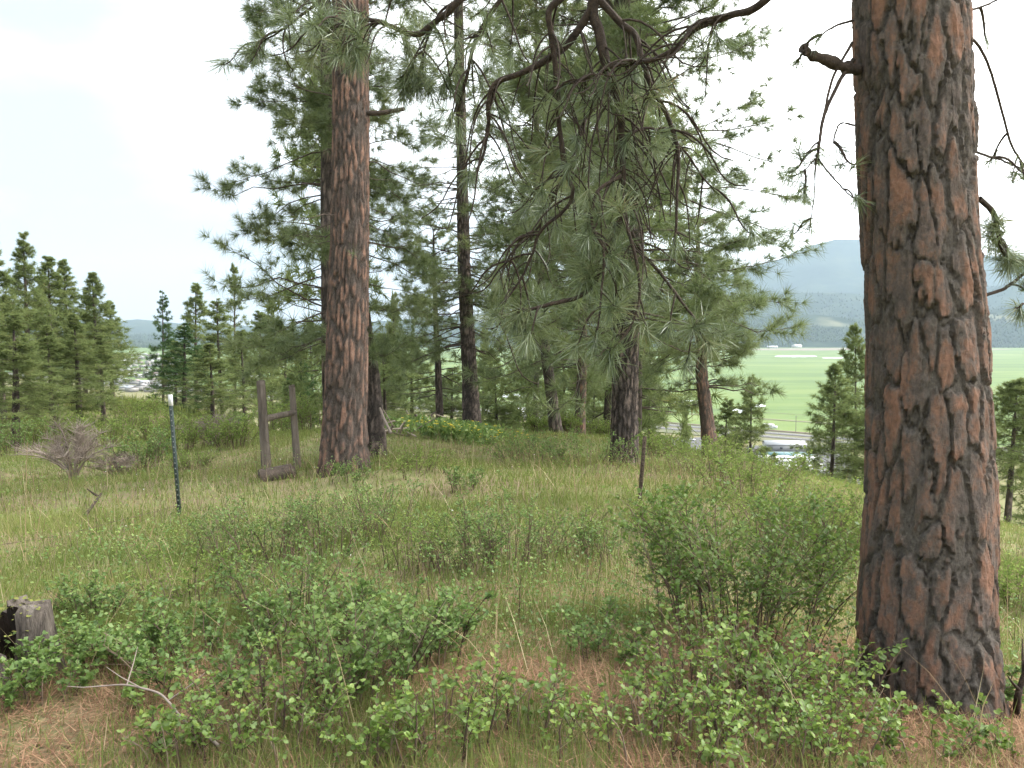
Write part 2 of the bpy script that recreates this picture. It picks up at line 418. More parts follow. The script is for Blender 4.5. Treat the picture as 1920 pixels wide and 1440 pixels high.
l.new(r1.outputs[0], mx.inputs[1]); l.new(r2.outputs[0], mx.inputs[2]); l.new(mx.outputs[0], ov.inputs[1]); l.new(nn[2].outputs['Fac'], ov.inputs[2])
b = n.new('ShaderNodeBsdfDiffuse'); bp = n.new('ShaderNodeBump'); bp.inputs['Strength'].default_value = 0.6; bp.inputs['Distance'].default_value = 0.03
l.new(nn[1].outputs['Fac'], bp.inputs['Height']); l.new(bp.outputs[0], b.inputs['Normal']); l.new(ov.outputs[0], b.inputs['Color']); l.new(b.outputs[0], out.inputs['Surface'])
M['soil'] = m

NX, NY = 191, 191
_b = math.asinh(9500 / 3.0)
gx = 3.0 * np.sinh(_b * np.linspace(-1, 1, NX)); gy = 7.0 + 3.0 * np.sinh(_b * np.linspace(-1, 1, NY))
GX, GY = np.meshgrid(gx, gy, indexing='ij')
GZ = gz(GX, GY)
idx = np.arange(NX * NY).reshape(NX, NY)
Qg = np.stack([idx[:-1, :-1], idx[1:, :-1], idx[1:, 1:], idx[:-1, 1:]], -1).reshape(-1, 4)
ground = mesh_object('ground', np.stack([GX, GY, GZ], -1).reshape(-1, 3), np.zeros((0, 3), int), Qg, M['soil'], smooth=True)
tag(ground, 'grassy hilltop sloping down to the broad valley floor', kind='structure')

# ------------------------------------------------------------------ valley floor: fields, water, roads
def sheet(name, pts, z, mat, label):
    pts = np.asarray(pts, float)
    c = pts.mean(0)
    V = np.vstack([np.c_[pts, np.full(len(pts), z)], [[c[0], c[1], z]]])
    k = len(pts)
    T = np.array([[i, (i + 1) % k, k] for i in range(k)])
    o = mesh_object(name, V, T, np.zeros((0, 4), int), mat)
    return tag(o, label, kind='structure')
def vpt(px, py, z=VALLEY):
    p = P(px, py, 1000.0); d = p - EYE
    return (EYE + d * ((z - EYE[2]) / d[2]))[:2]

M['field'] = noise_mat('young_crop', [(0.34, (0.066, 0.112, 0.028)), (0.5, (0.100, 0.156, 0.036)), (0.66, (0.145, 0.188, 0.052))], 0.011, 7, stretch=(0.22, 1, 1))
M['meadow'] = noise_mat('verge_grass', [(0.35, (0.10, 0.11, 0.05)), (0.65, (0.15, 0.145, 0.08))], 0.05)
M['asphalt'] = noise_mat('asphalt', [(0.3, (0.075, 0.074, 0.074)), (0.7, (0.12, 0.116, 0.114))], 0.4)
M['dirt'] = noise_mat('dirt_track', [(0.3, (0.15, 0.12, 0.09)), (0.7, (0.24, 0.20, 0.155))], 0.1)
M['bank'] = noise_mat('dark_bank', [(0.3, (0.085, 0.06, 0.045)), (0.7, (0.15, 0.11, 0.08))], 0.2)
m, n, l, out = new_mat('water'); b = n.new('ShaderNodeBsdfGlossy'); b.inputs['Roughness'].default_value = 0.45; b.inputs['Color'].default_value = (0.8, 0.83, 0.85, 1)
l.new(b.outputs[0], out.inputs['Surface']); M['water'] = m
M['line'] = noise_mat('road_line', [(0.3, (0.6, 0.6, 0.55)), (0.7, (0.75, 0.75, 0.7))], 1)

HD = np.array([0.80, -0.60]); HN = np.array([0.60, 0.80])
def ribbon(off, w, z, mat, name, label, t0=-2500, t1=1500, base=np.array([119.0, 608.0])):
    a = base + HN * (off - w / 2); c = base + HN * (off + w / 2)
    return sheet(name, [a + HD * t0, a + HD * t1, c + HD * t1, c + HD * t0], z, mat, label)
hb = np.array([119.0, 608.0])
sheet('field', [hb + HN * 22 + HD * -3500, hb + HN * 22 + HD * 2500, (4200, 3300), (-3600, 3300)], VALLEY + 0.4, M['field'], 'bright green crop field filling the valley floor')
ribbon(0, 60, VALLEY + 0.5, M['meadow'], 'verge', 'dry grass verge and median of the highway')
ribbon(-8, 10.5, VALLEY + 0.75, M['asphalt'], 'highway', 'near carriageway of the grey highway')
ribbon(12, 10.5, VALLEY + 0.75, M['asphalt'], 'highway', 'far carriageway of the grey highway')
ribbon(-8, 0.5, VALLEY + 1.0, M['line'], 'lane_marking', 'lane line on the near carriageway')
ribbon(12, 0.5, VALLEY + 1.0, M['line'], 'lane_marking', 'lane line on the far carriageway')
ribbon(26, 5, VALLEY + 0.9, M['bank'], 'bank', 'dark earth bank between highway and field')
ribbon(98, 3.5, VALLEY + 0.8, M['dirt'], 'farm_track', 'pale dirt track crossing the green field')
ribbon(150, 1.6, VALLEY + 0.8, M['bank'], 'ditch', 'thin dark ditch line across the field')
def blob(name, px0, px1, py, hpx, label, mat='water', z=VALLEY + 1.0, seed=0):
    r = np.random.default_rng(seed); k = 22; pts = []
    for i in range(k):
        a = 2 * math.pi * i / k
        rr = 0.65 + 0.5 * r.random()
        pts.append(vpt((px0 + px1) / 2 + (px1 - px0) / 2 * math.cos(a) * (0.9 + 0.1 * rr), py + hpx * math.sin(a) * rr, z))
    return sheet(name, pts, z, M[mat], label)
blob('pond', 1238, 1322, 752, 2.0, 'long thin strip of floodwater in the near field', seed=1)
blob('pond', 1365, 1400, 771, 4.0, 'pale pond beside the pine on the field edge', seed=2)
blob('pond', 1405, 1436, 761, 3.0, 'small bright pond right of the pine crown', seed=3)
blob('pond', 1452, 1532, 668, 1.4, 'far silver strip of water in the field', seed=4)
blob('pond', 1540, 1630, 671, 0.9, 'far thin water line beside the trunk', seed=5)
blob('pond', 1232, 1262, 744, 1.2, 'small water patch above the long strip', seed=6)
blob('field_edge', 1360, 1900, 655, 2.2, 'pale fallow band at the far field edge', 'dirt', VALLEY + 0.8, 7)
blob('pond', 930, 990, 742, 3.5, 'pale water glimpsed between the centre trunks', seed=8)

# ------------------------------------------------------------------ far mountains
def mountain_mat(name, stops, scale, clear):
    m, n, l, out = new_mat(name)
    tc = n.new('ShaderNodeTexCoord')
    a = n.new('ShaderNodeTexNoise'); a.inputs['Scale'].default_value = scale; a.inputs['Detail'].default_value = 8; a.inputs['Roughness'].default_value = 0.62
    c = n.new('ShaderNodeTexNoise'); c.inputs['Scale'].default_value = scale * 0.35; c.inputs['Detail'].default_value = 5
    mp = n.new('ShaderNodeMapping'); mp.inputs['Scale'].default_value = (0.5, 0.5, 2.2); mp.inputs['Location'].default_value = (clear[0], 0, 0)
    l.new(tc.outputs['Object'], a.inputs['Vector']); l.new(tc.outputs['Object'], mp.inputs[0]); l.new(mp.outputs[0], c.inputs['Vector'])
    r = ramp(n, stops); l.new(a.outputs['Fac'], r.inputs[0])
    cr = n.new('ShaderNodeMapRange'); cr.inputs['From Min'].default_value = clear[1]; cr.inputs['From Max'].default_value = clear[1] + 0.10
    l.new(c.outputs['Fac'], cr.inputs['Value'])
    mx = n.new('ShaderNodeMixRGB'); mx.inputs[2].default_value = (0.17, 0.17, 0.10, 1)
    l.new(cr.outputs[0], mx.inputs[0]); l.new(r.outputs[0], mx.inputs[1])
    b = n.new('ShaderNodeBsdfDiffuse'); l.new(mx.outputs[0], b.inputs[0]); l.new(b.outputs[0], out.inputs['Surface'])
    return m
FOR = [(0.35, (0.020, 0.034, 0.021)), (0.55, (0.034, 0.052, 0.030)), (0.72, (0.062, 0.078, 0.042))]
M['mtn_near'] = mountain_mat('foothill_forest', FOR, 0.012, (40, 0.60))
M['mtn_mid'] = mountain_mat('ridge_forest', FOR, 0.006, (900, 0.70))
M['mtn_far'] = mountain_mat('mountain_forest', FOR, 0.004, (0, 0.60))
def ridge(name, d0, d1, prof, mat, label, seed, rough):
    pxs = np.linspace(-1900, 3800, 220)
    top = np.interp(pxs, [p[0] for p in prof], [p[1] for p in prof])
    rows = 26
    V = []
    for j in range(rows + 6):
        t = min(j / (rows - 1), 1.0); back = max(0, j - rows + 1)
        d = d0 + (d1 - d0) * t + back * (d1 - d0) * 0.25
        x = (pxs - 960) / FPX * d
        zt = EYE[2] + (618 - top) / FPX * d1
        nz = fbm(x * rough * 1.0 + seed * 13, np.full_like(x, d * rough), seed, 5) - 0.5
        h = (zt - VALLEY) * (0.12 * t + 0.88 * t ** 1.25)
        z = VALLEY - 2 + h * (1 + nz * 1.1 * min(1, t * 3) * (1 - t) ) + nz * 14 * t - back * (zt - VALLEY) * 0.09 * back
        V.append(np.stack([x, np.full_like(x, d), z], 1))
    V = np.array(V); r, c = V.shape[:2]
    ii = np.arange(r * c).reshape(r, c)
    Q = np.stack([ii[:-1, :-1], ii[:-1, 1:], ii[1:, 1:], ii[1:, :-1]], -1).reshape(-1, 4)
    o = mesh_object(name, V.reshape(-1, 3), np.zeros((0, 3), int), Q, mat, smooth=True)
    tag(o, label, kind='structure')
    return V
near_prof = [(-1900, 600), (200, 640), (700, 640), (1000, 632), (1250, 612), (1400, 592), (1520, 588), (1640, 600), (1800, 585), (1950, 570), (3800, 560)]
mid_prof = [(-1900, 575), (100, 622), (250, 628), (400, 622), (700, 615), (1000, 600), (1250, 570), (1400, 550), (1560, 548), (1700, 556), (1900, 532), (3800, 520)]
far_prof = [(-1900, 540), (0, 592), (200, 603), (265, 598), (330, 606), (500, 612), (740, 600), (1000, 580), (1200, 556), (1340, 524), (1400, 503), (1450, 490), (1500, 466), (1560, 450), (1620, 451), (1700, 456), (1800, 470), (1860, 484), (1925, 482), (2200, 470), (3800, 480)]
V_near = ridge('foothill', 3320, 3900, near_prof, M['mtn_near'], 'wooded foothill with pale clearings at the field edge', 3, 0.004)
V_mid = ridge('ridge', 4100, 5200, mid_prof, M['mtn_mid'], 'dark wooded ridge below the blue mountain', 5, 0.0025)
V_far = ridge('mountain', 5600, 7400, far_prof, M['mtn_far'], 'hazy blue forested mountain across the valley', 9, 0.0016)

def cone_forest(name, V, npx, mat, label, hmin, hmax, seed, pxr, thr):
    r = np.random.default_rng(seed)
    rows, cols = V.shape[0] - 7, V.shape[1] - 1
    px = r.uniform(pxr[0], pxr[1], npx); t = r.random(npx) ** 1.5 * (rows - 0.01)
    cf = (px + 1900) / 5700 * (cols); ci, ri = np.floor(cf).astype(int), np.floor(t).astype(int)
    fc, fr = (cf - ci)[:, None], (t - ri)[:, None]
    p = (V[ri, ci] * (1 - fc) + V[ri, ci + 1] * fc) * (1 - fr) + (V[ri + 1, ci] * (1 - fc) + V[ri + 1, ci + 1] * fc) * fr
    keep = fbm(p[:, 0] * 0.006, p[:, 1] * 0.012, seed, 4) < thr
    p = p[keep]; k = len(p)
    h = r.uniform(hmin, hmax, k)[:, None]; w = h * r.uniform(0.2, 0.34, (k, 1))
    a = np.arange(5) * 2 * math.pi / 5
    ring = p[:, None, :] + np.stack([np.cos(a)[None] * w, np.sin(a)[None] * w, np.zeros((k, 5)) + h * 0.1], -1)
    tip = p + np.concatenate([np.zeros((k, 2)), h], 1)
    VV = np.concatenate([ring, tip[:, None]], 1).reshape(-1, 3)
    base = (np.arange(k) * 6)[:, None, None]
    T = (np.array([[i, (i + 1) % 5, 5] for i in range(5)])[None] + base).reshape(-1, 3)
    o = mesh_object(name, VV, T, np.zeros((0, 4), int), mat, attrs={'rnd': np.repeat(r.random(k), 6)})
    tag(o, label, 'forest', kind='stuff')
M['far_cone'] = leaf_mat('far_forest', [(0, (0.030, 0.048, 0.028)), (1, (0.062, 0.088, 0.045))], 0.1)
cone_forest('far_forest', V_near, 11000, M['far_cone'], 'far-off conifer wood covering the foothill', 10, 22, 31, (100, 2300), 0.56)
cone_forest('far_forest', V_mid, 9000, M['far_cone'], 'far-off conifer wood covering the dark ridge', 14, 26, 32, (100, 2300), 0.68)

# ------------------------------------------------------------------ bark-covered trunks
def path_at(pts, rad, h):
    """interpolate a trunk axis given as points bottom to top, by cumulative length"""
    d = np.concatenate([[0], np.cumsum(np.linalg.norm(np.diff(pts, axis=0), axis=1))])
    c = np.stack([np.interp(h, d, pts[:, i]) for i in range(3)], -1)
    return c, np.interp(h, d, rad), d[-1]

def trunk_surface(pts, rad, nu, hs, cell, depth, seed, flare=None, ang=None, furrow=(0.16, 0.30), flake=0.4):
    """displaced bark surface: rings at heights hs; returns V (rows, nu, 3), plate mask, random tone, plate number"""
    c, r, L = path_at(pts, rad, hs)
    tang = nrm(np.gradient(c, axis=0)); ex = nrm(np.cross(np.array([0, 1.0, 0]), tang)); ey = np.cross(tang, ex)
    a = np.arange(nu) * 2 * math.pi / nu if ang is None else ang
    A, H = np.meshgrid(a, hs)
    per = max(6, int(round(2 * math.pi * np.mean(r[: max(2, len(r) // 2)]) / cell[0])))
    cu, su = np.cos(A), np.sin(A)
    w1 = fbm(cu * 2.3 + 4 + seed, su * 2.3 + H * 2.2, seed + 40, 3) - 0.5
    w2 = fbm(cu * 2.3 + 9, su * 2.3 - H * 3.1 + seed, seed + 50, 3) - 0.5
    w3 = fbm(cu * 11 + 3, su * 11 + H * 16, seed + 60, 3) - 0.5
    U = A / (2 * math.pi) * per + w1 * 1.0 + w3 * 0.42
    Vv = H / cell[1] + w2 * 0.9 + w3 * 0.2 + 100
    F1, F2, rid, cid = worley(U, Vv, per, seed)
    lowf = fbm(cu * 5 + 3 + seed, su * 5 + H * 3.0, seed + 70, 3) - 0.5
    fine = fbm(cu * 16 + 7, su * 16 + H * 22, seed + 8, 4) - 0.5
    e = F2 - F1 + lowf * 0.42 + w3 * 0.30 + fine * 0.16
    plate = sstep(furrow[0], furrow[1], e)
    # flaky layers: stepped scales on the plates
    tn = fbm(cu * 8 + 11 + rid * 5, su * 8 + H * 4.5 + rid * 9, seed + 80, 4) + fine * 0.12
    lev = np.floor(tn * 7) / 7
    edge = sstep(0.0, 0.35, e)
    cmask = sstep(furrow[0] + 0.02, furrow[1] + 0.26, e + (fbm(cu * 22 + 1, su * 22 + H * 18, seed + 95, 3) - 0.5) * 0.45)
    crack = np.exp(-(np.abs(e - furrow[0] + 0.03) / 0.025) ** 2) * (vnoise(cu * 6, su * 6 + H * 7, seed + 97) > 0.45)
    hgt = plate * (0.45 + 0.22 * rid + flake * (lev - 0.5) * 1.3 + 0.12 * edge) + fine * 0.26 + 0.10 * (vnoise(A * 60, H * 90, seed + 91) - 0.5) - 0.5 * crack
    gid = np.clip(0.5 + (lev - 0.5) * 2.2, 0, 1)
    R = r[:, None] * (1 + 0.045 * np.sin(2 * A + seed) + 0.03 * np.sin(3 * A + 1.7 * seed + H * 0.6))
    if flare is not None:
        fl = np.exp(-np.clip(H, 0, None) / flare[0])
        R = R * (1 + flare[1] * fl * (1 + 0.55 * np.sin(4 * A + seed * 1.3) + 0.3 * np.sin(7 * A + seed)))
    R = R + depth * (hgt - 0.5)
    Vt = c[:, None, :] + (ex[:, None, :] * cu[..., None] + ey[:, None, :] * su[..., None]) * R[..., None]
    return Vt, plate, np.clip(rid * 0.55 + gid * 0.45, 0, 1), cid, cmask

def surf_quads(rows, nu):
    ii = np.arange(rows * nu).reshape(rows, nu)
    i0, i1 = ii[:-1], ii[1:]
    return np.stack([i0, np.roll(i0, -1, 1), np.roll(i1, -1, 1), i1], -1).reshape(-1, 4)

# ------------------------------------------------------------------ foliage
def tufts(mb, pos, axis, nb, length, width, g, seg=1, spread=(15, 85), droop=0.25, back=0.25, tone=None):
    """needle tufts: nb blades at each pos fanning about its axis"""
    K = len(pos)
    if K == 0: return
    axis = nrm(axis)
    ref = np.where(np.abs(axis[:, 2:3]) > 0.8, np.array([[1.0, 0, 0]]), np.array([[0, 0, 1.0]]))
    n1 = nrm(np.cross(axis, ref)); n2 = np.cross(axis, n1)
    th = np.radians(g.uniform(spread[0], spread[1], (K, nb))); ph = g.uniform(0, 2 * math.pi, (K, nb))
    perp = n1[:, None] * np.cos(ph)[..., None] + n2[:, None] * np.sin(ph)[..., None]
    d = axis[:, None] * np.cos(th)[..., None] + perp * np.sin(th)[..., None]
    d[..., 2] -= droop * g.uniform(0.3, 1.0, (K, nb)); d = nrm(d)
    length = np.broadcast_to(np.asarray(length, float), (K,))[:, None, None]
    Ln = length * g.uniform(0.65, 1.1, (K, nb, 1))
    o = pos[:, None] - axis[:, None] * (back * length * g.random((K, nb, 1)))
    side = nrm(np.cross(d, g.normal(size=(K, nb, 3)))) * (width / 2)
    t0 = g.random((K, 1)) * 0.5 if tone is None else tone[:, None] * 0.5
    r = np.clip(t0 + g.random((K, nb)) * 0.5, 0, 1)
    if seg == 1:
        tip = o + d * Ln
        v = np.stack([o - side * 0.6, o + side * 0.6, tip + side * 0.25], 2).reshape(-1, 3)
        t = np.arange(K * nb * 3).reshape(-1, 3)
        mb.add(v, t=t, r=np.repeat(r.ravel(), 3))
    else:
        mid = o + d * Ln * 0.55
        d2 = d.copy(); d2[..., 2] -= droop * 0.6; d2 = nrm(d2)
        tip = mid + d2 * Ln * 0.45
        v = np.stack([o - side, o + side, mid - side, mid + side, tip], 2).reshape(-1, 3)
        b = (np.arange(K * nb) * 5)[:, None]
        t = np.concatenate([b + np.array([[0, 1, 3]]), b + np.array([[0, 3, 2]]), b + np.array([[2, 3, 4]])], 0)
        mb.add(v, t=t, r=np.repeat(r.ravel(), 5))

def pine_crown(g, pts, rad, h0, h1, nbr, Lfun, e0=(-10, 35), droop=0.35, tipup=0.25, nsub=6, ntuft=2, subl=0.4, az=None, bare=0.25, brad=0.022, wig=0.06, clump=1.0, thin=False, outer=0.8, hpow=0.95):
    """branch and twig paths plus tuft positions for one tree"""
    h = h0 + (h1 - h0) * np.sort(g.random(nbr)) ** hpow
    c, r, L = path_at(pts, rad, h)
    f = (h - h0) / max(h1 - h0, 1e-6)
    phi = g.uniform(0, 2 * math.pi, nbr) if az is None else az(g, nbr)
    L = np.array([Lfun(x) for x in f]) * g.uniform(0.6, 1.12, nbr)
    el = np.radians(e0[0] + (e0[1] - e0[0]) * f + g.normal(0, 9, nbr))
    hor = np.stack([np.sin(phi), np.cos(phi), np.zeros(nbr)], 1); lat = np.stack([np.cos(phi), -np.sin(phi), np.zeros(nbr)], 1)
    s = np.linspace(0, 1, 7)
    S = s[None, :, None]
    zc = np.tan(el)[:, None] * s[None] - droop * g.uniform(0.4, 1.3, (nbr, 1)) * s[None] ** 2 + tipup * g.uniform(0.3, 1.3, (nbr, 1)) * s[None] ** 3.5
    wob = g.normal(0, wig, (nbr, 7)).cumsum(1) * s[None]
    path = c[:, None] + L[:, None, None] * (S * hor[:, None] + wob[..., None] * lat[:, None])
    path[..., 2] += L[:, None] * (zc + g.normal(0, wig * 0.5, (nbr, 7)) * s[None])
    br = (brad * (0.35 + 0.65 * L / max(L.max(), 1e-6)))[:, None] * (1.05 - 0.85 * s[None])
    # twigs
    k = nbr * nsub
    bi = np.repeat(np.arange(nbr), nsub)
    ss = bare + (1 - bare) * g.random(k) ** outer
    ss[::nsub] = 0.98
    x = ss * 6; i0 = np.minimum(x.astype(int), 5); fr = (x - i0)[:, None]
    st = path[bi, i0] * (1 - fr) + path[bi, i0 + 1] * fr
    tg = nrm(path[bi, i0 + 1] - path[bi, i0])
    ang = np.radians(g.uniform(20, 75, k)) * np.where(g.random(k) < 0.5, 1, -1)
    ang[::nsub] = np.radians(g.normal(0, 10, nbr))
    hx = np.cross(np.broadcast_to([0, 0, 1.0], tg.shape), tg)
    d = tg * np.cos(ang)[:, None] + nrm(hx) * np.sin(ang)[:, None]
    d[:, 2] += g.uniform(-0.35, 0.45, k); d = nrm(d)
    sl = L[bi] * subl * g.uniform(0.45, 1.15, k) * (1.15 - 0.6 * ss)
    q = np.linspace(0, 1, 4)[None, :, None]
    sub = st[:, None] + d[:, None] * sl[:, None, None] * q
    sub[..., 2] += sl[:, None] * (0.28 * (q[..., 0] ** 2) * g.uniform(-0.6, 1.2, (k, 1)))
    sr = np.clip(brad * 0.22, 0.003, 0.02) * (1.0 - 0.7 * q[..., 0]) * np.ones((k, 1))
    # tufts at the twig ends and along them
    pos, axs = [sub[:, -1]], [sub[:, -1] - sub[:, -2]]
    for t in range(ntuft - 1):
        u = g.uniform(0.35, 0.95, k)[:, None]
        y = u * 3; j0 = np.minimum(y.astype(int), 2)[:, 0]; ff = y - j0[:, None]
        pp = sub[np.arange(k), j0] * (1 - ff) + sub[np.arange(k), j0 + 1] * ff
        dd = nrm(sub[np.arange(k), j0 + 1] - sub[np.arange(k), j0]); side = g.normal(size=(k, 3)); side[:, 2] += 0.25
        ax = nrm(dd + 0.9 * nrm(side)); off = ax * (0.25 * sl[:, None] * g.random((k, 1)))
        pos.append(pp + off); axs.append(ax)
    tone = np.tile(np.repeat(g.random(nbr), nsub), ntuft)
    rel = np.tile(np.repeat(np.clip(0.35 + 0.9 * L / max(L.max(), 1e-6), 0.4, 1.0), nsub), ntuft)
    return path, br, sub, sr, np.vstack(pos), nrm(np.vstack(axs)), tone, rel

def tree(name, label, pts, rad, crown, seed, fol, mat='needle_mid', bark='bark_grey', trunkgrid=(28, 0.12), cell=(0.09, 0.3), depth=0.03, flare=(0.35, 0.35), group=None, cat='tree', bk=4, sk=3, brmat='branch', extra=None):
    pts = np.array(pts, float); rad = np.array(rad, float)
    g = np.random.default_rng(seed)
    root = thing(name, label, cat, pts[0], group)
    L = np.linalg.norm(np.diff(pts, axis=0), axis=1).sum()
    hs = np.concatenate([np.arange(-0.35, min(L, 9.0), trunkgrid[1]), np.arange(min(L, 9.0), L, trunkgrid[1] * 5), [L]])
    hs2 = np.clip(hs, 0, None)
    P0 = np.vstack([pts[0] - nrm(pts[1] - pts[0]) * 0.4, pts]); R0 = np.concatenate([[rad[0]], rad])
    Vt, plate, rid, cid, plate = trunk_surface(P0, R0, trunkgrid[0], hs + 0.4, cell, depth, seed, (flare[0], flare[1]) if flare else None)
    mesh_object('trunk', Vt.reshape(-1, 3), np.zeros((0, 3), int), surf_quads(len(hs), trunkgrid[0]), M[bark], root, {'rnd': rid.ravel(), 'plate': plate.ravel()}, True)
    B, F = MB(), MB()
    for cr in crown:
        path, br, sub, sr, pos, ax, tone, rel = pine_crown(g, pts, rad, **cr)
        B.tubes(path[:, ::2] if cr.get('thin') else path, br[:, ::2] if cr.get('thin') else br, bk); B.tubes(sub[:, ::3] if cr.get('thin') else sub, sr[:, ::3] if cr.get('thin') else sr, sk)
        if fol[0]:
            keep = g.random(len(pos)) < cr.get('clump', 1.0)
            tufts(F, pos[keep], ax[keep], fol[0], fol[1] * rel[keep], fol[2], g, tone=tone[keep], spread=fol[3] if len(fol) > 3 else (15, 85), droop=0.15)
    if extra: extra(g, B, F)
    if not B.empty(): B.build('branches', M[brmat], root)
    if not F.empty():
        o = F.build('foliage', M[mat], root); o['kind'] = 'stuff'
    return root

# ------------------------------------------------------------------ trees on the hilltop
def tk(Y, base_px, rest):
    return [gpx(base_px, Y)] + [P(a, b, Y) for a, b in rest]

# --- the big foreground ponderosa: plates of bark are pieces of their own
fore = thing('ponderosa_pine', 'massive foreground ponderosa trunk with orange and grey bark plates, right side', 'tree', gpx(1745, 3.75))
fb = gpx(1745, 3.75)
FP = np.array([fb - [0, 0, 0.25], fb, P(1738, 1150, 3.75), P(1742, 900, 3.75), P(1735, 650, 3.75), P(1716, 350, 3.75), P(1703, 0, 3.75), P(1698, -500, 3.75),
               P(1690, -2200, 3.75), P(1690, -5200, 3.75), P(1690, -7200, 3.75)])
FR = np.array([0.322, 0.312, 0.292, 0.270, 0.250, 0.240, 0.234, 0.228, 0.21, 0.10, 0.03])
hs = np.concatenate([np.arange(0, 3.9, 0.009), np.arange(4.1, 17.5, 0.15)])
NU = 196
ANG = np.radians(np.concatenate([np.linspace(125, 360, 168, endpoint=False), np.linspace(360, 485, 28, endpoint=False)]))
Vt, plate, rid, cid, cmask = trunk_surface(FP, FR, NU, hs, (0.096, 0.34), 0.031, 4, (0.26, 0.13), ang=ANG, furrow=(0.05, 0.17), flake=0.6)
rows = len(hs)
Q = surf_quads(rows, NU)
fcid = cid.ravel()[Q[:, 0]]
same = (fcid == cid.ravel()[Q[:, 1]]) & (fcid == cid.ravel()[Q[:, 2]]) & (fcid == cid.ravel()[Q[:, 3]])
pm = (plate.ravel()[Q].min(1) > 0.35) & same & (hs[Q[:, 0] // NU] < 3.75)
Vf = Vt.reshape(-1, 3); rf, pf = rid.ravel(), cmask.ravel()
cen = Vf[Q].mean(1)
axis_c, _, _ = path_at(FP, FR, hs)
outw = cen - axis_c[Q[:, 0] // NU]
front = (outw * (EYE - cen)).sum(1) > -0.012
ids, cnt = np.unique(fcid[pm & front], return_counts=True)
ids = ids[np.argsort(-cnt)][:290]; ids = ids[[cnt_ > 14 for cnt_ in np.sort(cnt)[::-1][:len(ids)]]]
used = np.zeros(len(Q), bool)
for c_ in ids:
    s_ = pm & (fcid == c_); used |= s_
    q_ = Q[s_]; u_, inv = np.unique(q_, return_inverse=True)
    mesh_object('bark_plate', Vf[u_], np.zeros((0, 3), int), inv.reshape(-1, 4), M['bark_near'], fore, {'rnd': rf[u_], 'plate': pf[u_]}, True)
q_ = Q[~used]; u_, inv = np.unique(q_, return_inverse=True)
mesh_object('trunk', Vf[u_], np.zeros((0, 3), int), inv.reshape(-1, 4), M['bark_near'], fore, {'rnd': rf[u_], 'plate': pf[u_]}, True)

# --- its drooping limbs hanging into the top of the view
def limb(parent, polys, seed, ntwig, twl, ntuft_end=1, needle=(72, 0.185, 0.0032), tuft_ext=(), tone=0.4, twig_zone=(0.1, 1.0), curl=1.0, name='limb', pt=0.93):
    """polys: list of (points, r0, r1); twigs arc off them and end in needle tufts"""
    if len(polys) > 1:
        return [limb(parent, [p_], seed * 10 + i_, ntwig, twl, ntuft_end, needle, (), tone, twig_zone, curl, name, pt) for i_, p_ in enumerate(polys)]
    g = np.random.default_rng(seed)
    B, F = MB(), MB()
    pos, axs = [], []
    for pts, r0, r1 in polys:
        c = catmull(pts, 7)
        c = c + np.cumsum(g.normal(0, 0.0035, c.shape), 0) * np.linspace(0, 1, len(c))[:, None] * 0.8
        s = np.linspace(0, 1, len(c))
        knob = 1 + 0.16 * (vnoise(s * 30, s * 0 + seed, seed) - 0.4)
        B.tubes(c, (r0 + (r1 - r0) * s) * knob, 7)
        pos.append(c[-1]); axs.append(c[-1] - c[-3])
        Lc = np.linalg.norm(np.diff(c, axis=0), axis=1).sum()
        k = max(1, int(ntwig * 1.35 * Lc))
        for _ in range(k):
            f = twig_zone[0] + (twig_zone[1] - twig_zone[0]) * g.random()
            i = min(int(f * (len(c) - 1)), len(c) - 2)
            tg = nrm(c[i + 1] - c[i]); a = g.uniform(0, 2 * math.pi)
            ref = np.array([math.cos(a), 0.6 * math.sin(a), 0.25])
            d = nrm(ref - tg * (ref @ tg) * 0.8 + tg * 0.35)
            L = twl * g.uniform(0.45, 1.25)
            w = [c[i]]; dd = d.copy(); n_ = 9
            sway = g.normal(0, 0.1, 3)
            for j in range(n_):
                t = j / n_
                dd = nrm(dd + curl * np.array([0, 0, -0.34 if t < 0.6 else 0.30]) * g.uniform(0.6, 1.2) + sway * 0.5)
                w.append(w[-1] + dd * L / n_)
            w = np.array(w); rr = (0.0052 * L / twl + 0.0022) * (1 - 0.55 * np.linspace(0, 1, len(w)))
            B.tubes(w, rr, 5)
            for e in range(ntuft_end):
                if g.random() < pt:
                    j = len(w) - 1 - 2 * e
                    pos.append(w[j]); axs.append(w[j] - w[j - 1] + np.array([0, 0, 0.02]) * g.normal())
            if g.random() < 0.8:      # a side twig
                j = int(g.integers(4, 8)); d2 = nrm(w[j] - w[j - 1] + g.normal(0, 0.7, 3)); l2 = L * 0.35
                w2 = np.array([w[j] + d2 * l2 * t + np.array([0, 0, -0.25 * l2 * t * (1 - 1.4 * t)]) for t in np.linspace(0, 1, 6)])
                B.tubes(w2, 0.003 * (1 - 0.5 * np.linspace(0, 1, 6)), 4)
                if g.random() < pt: pos.append(w2[-1]); axs.append(w2[-1] - w2[-2])
    for p, a in tuft_ext:
        pos.append(np.asarray(p, float)); axs.append(np.asarray(a, float))
    o = B.build(name, M['twig'], parent, True)
    if pos:
        pos, axs = np.array(pos), nrm(np.array(axs))
        tufts(F, pos, axs, needle[0], needle[1], needle[2], g, seg=2, spread=(12, 80), droop=0.30, back=0.5)
        f = F.build('needles', M['needle_near'], o); f['kind'] = 'stuff'
    return o

def PP(lst, Y0, Y1=None):
    Y1 = Y0 if Y1 is None else Y1
    k = len(lst)
    return [P(a, b, Y0 + (Y1 - Y0) * i / (k - 1)) for i, (a, b) in enumerate(lst)]

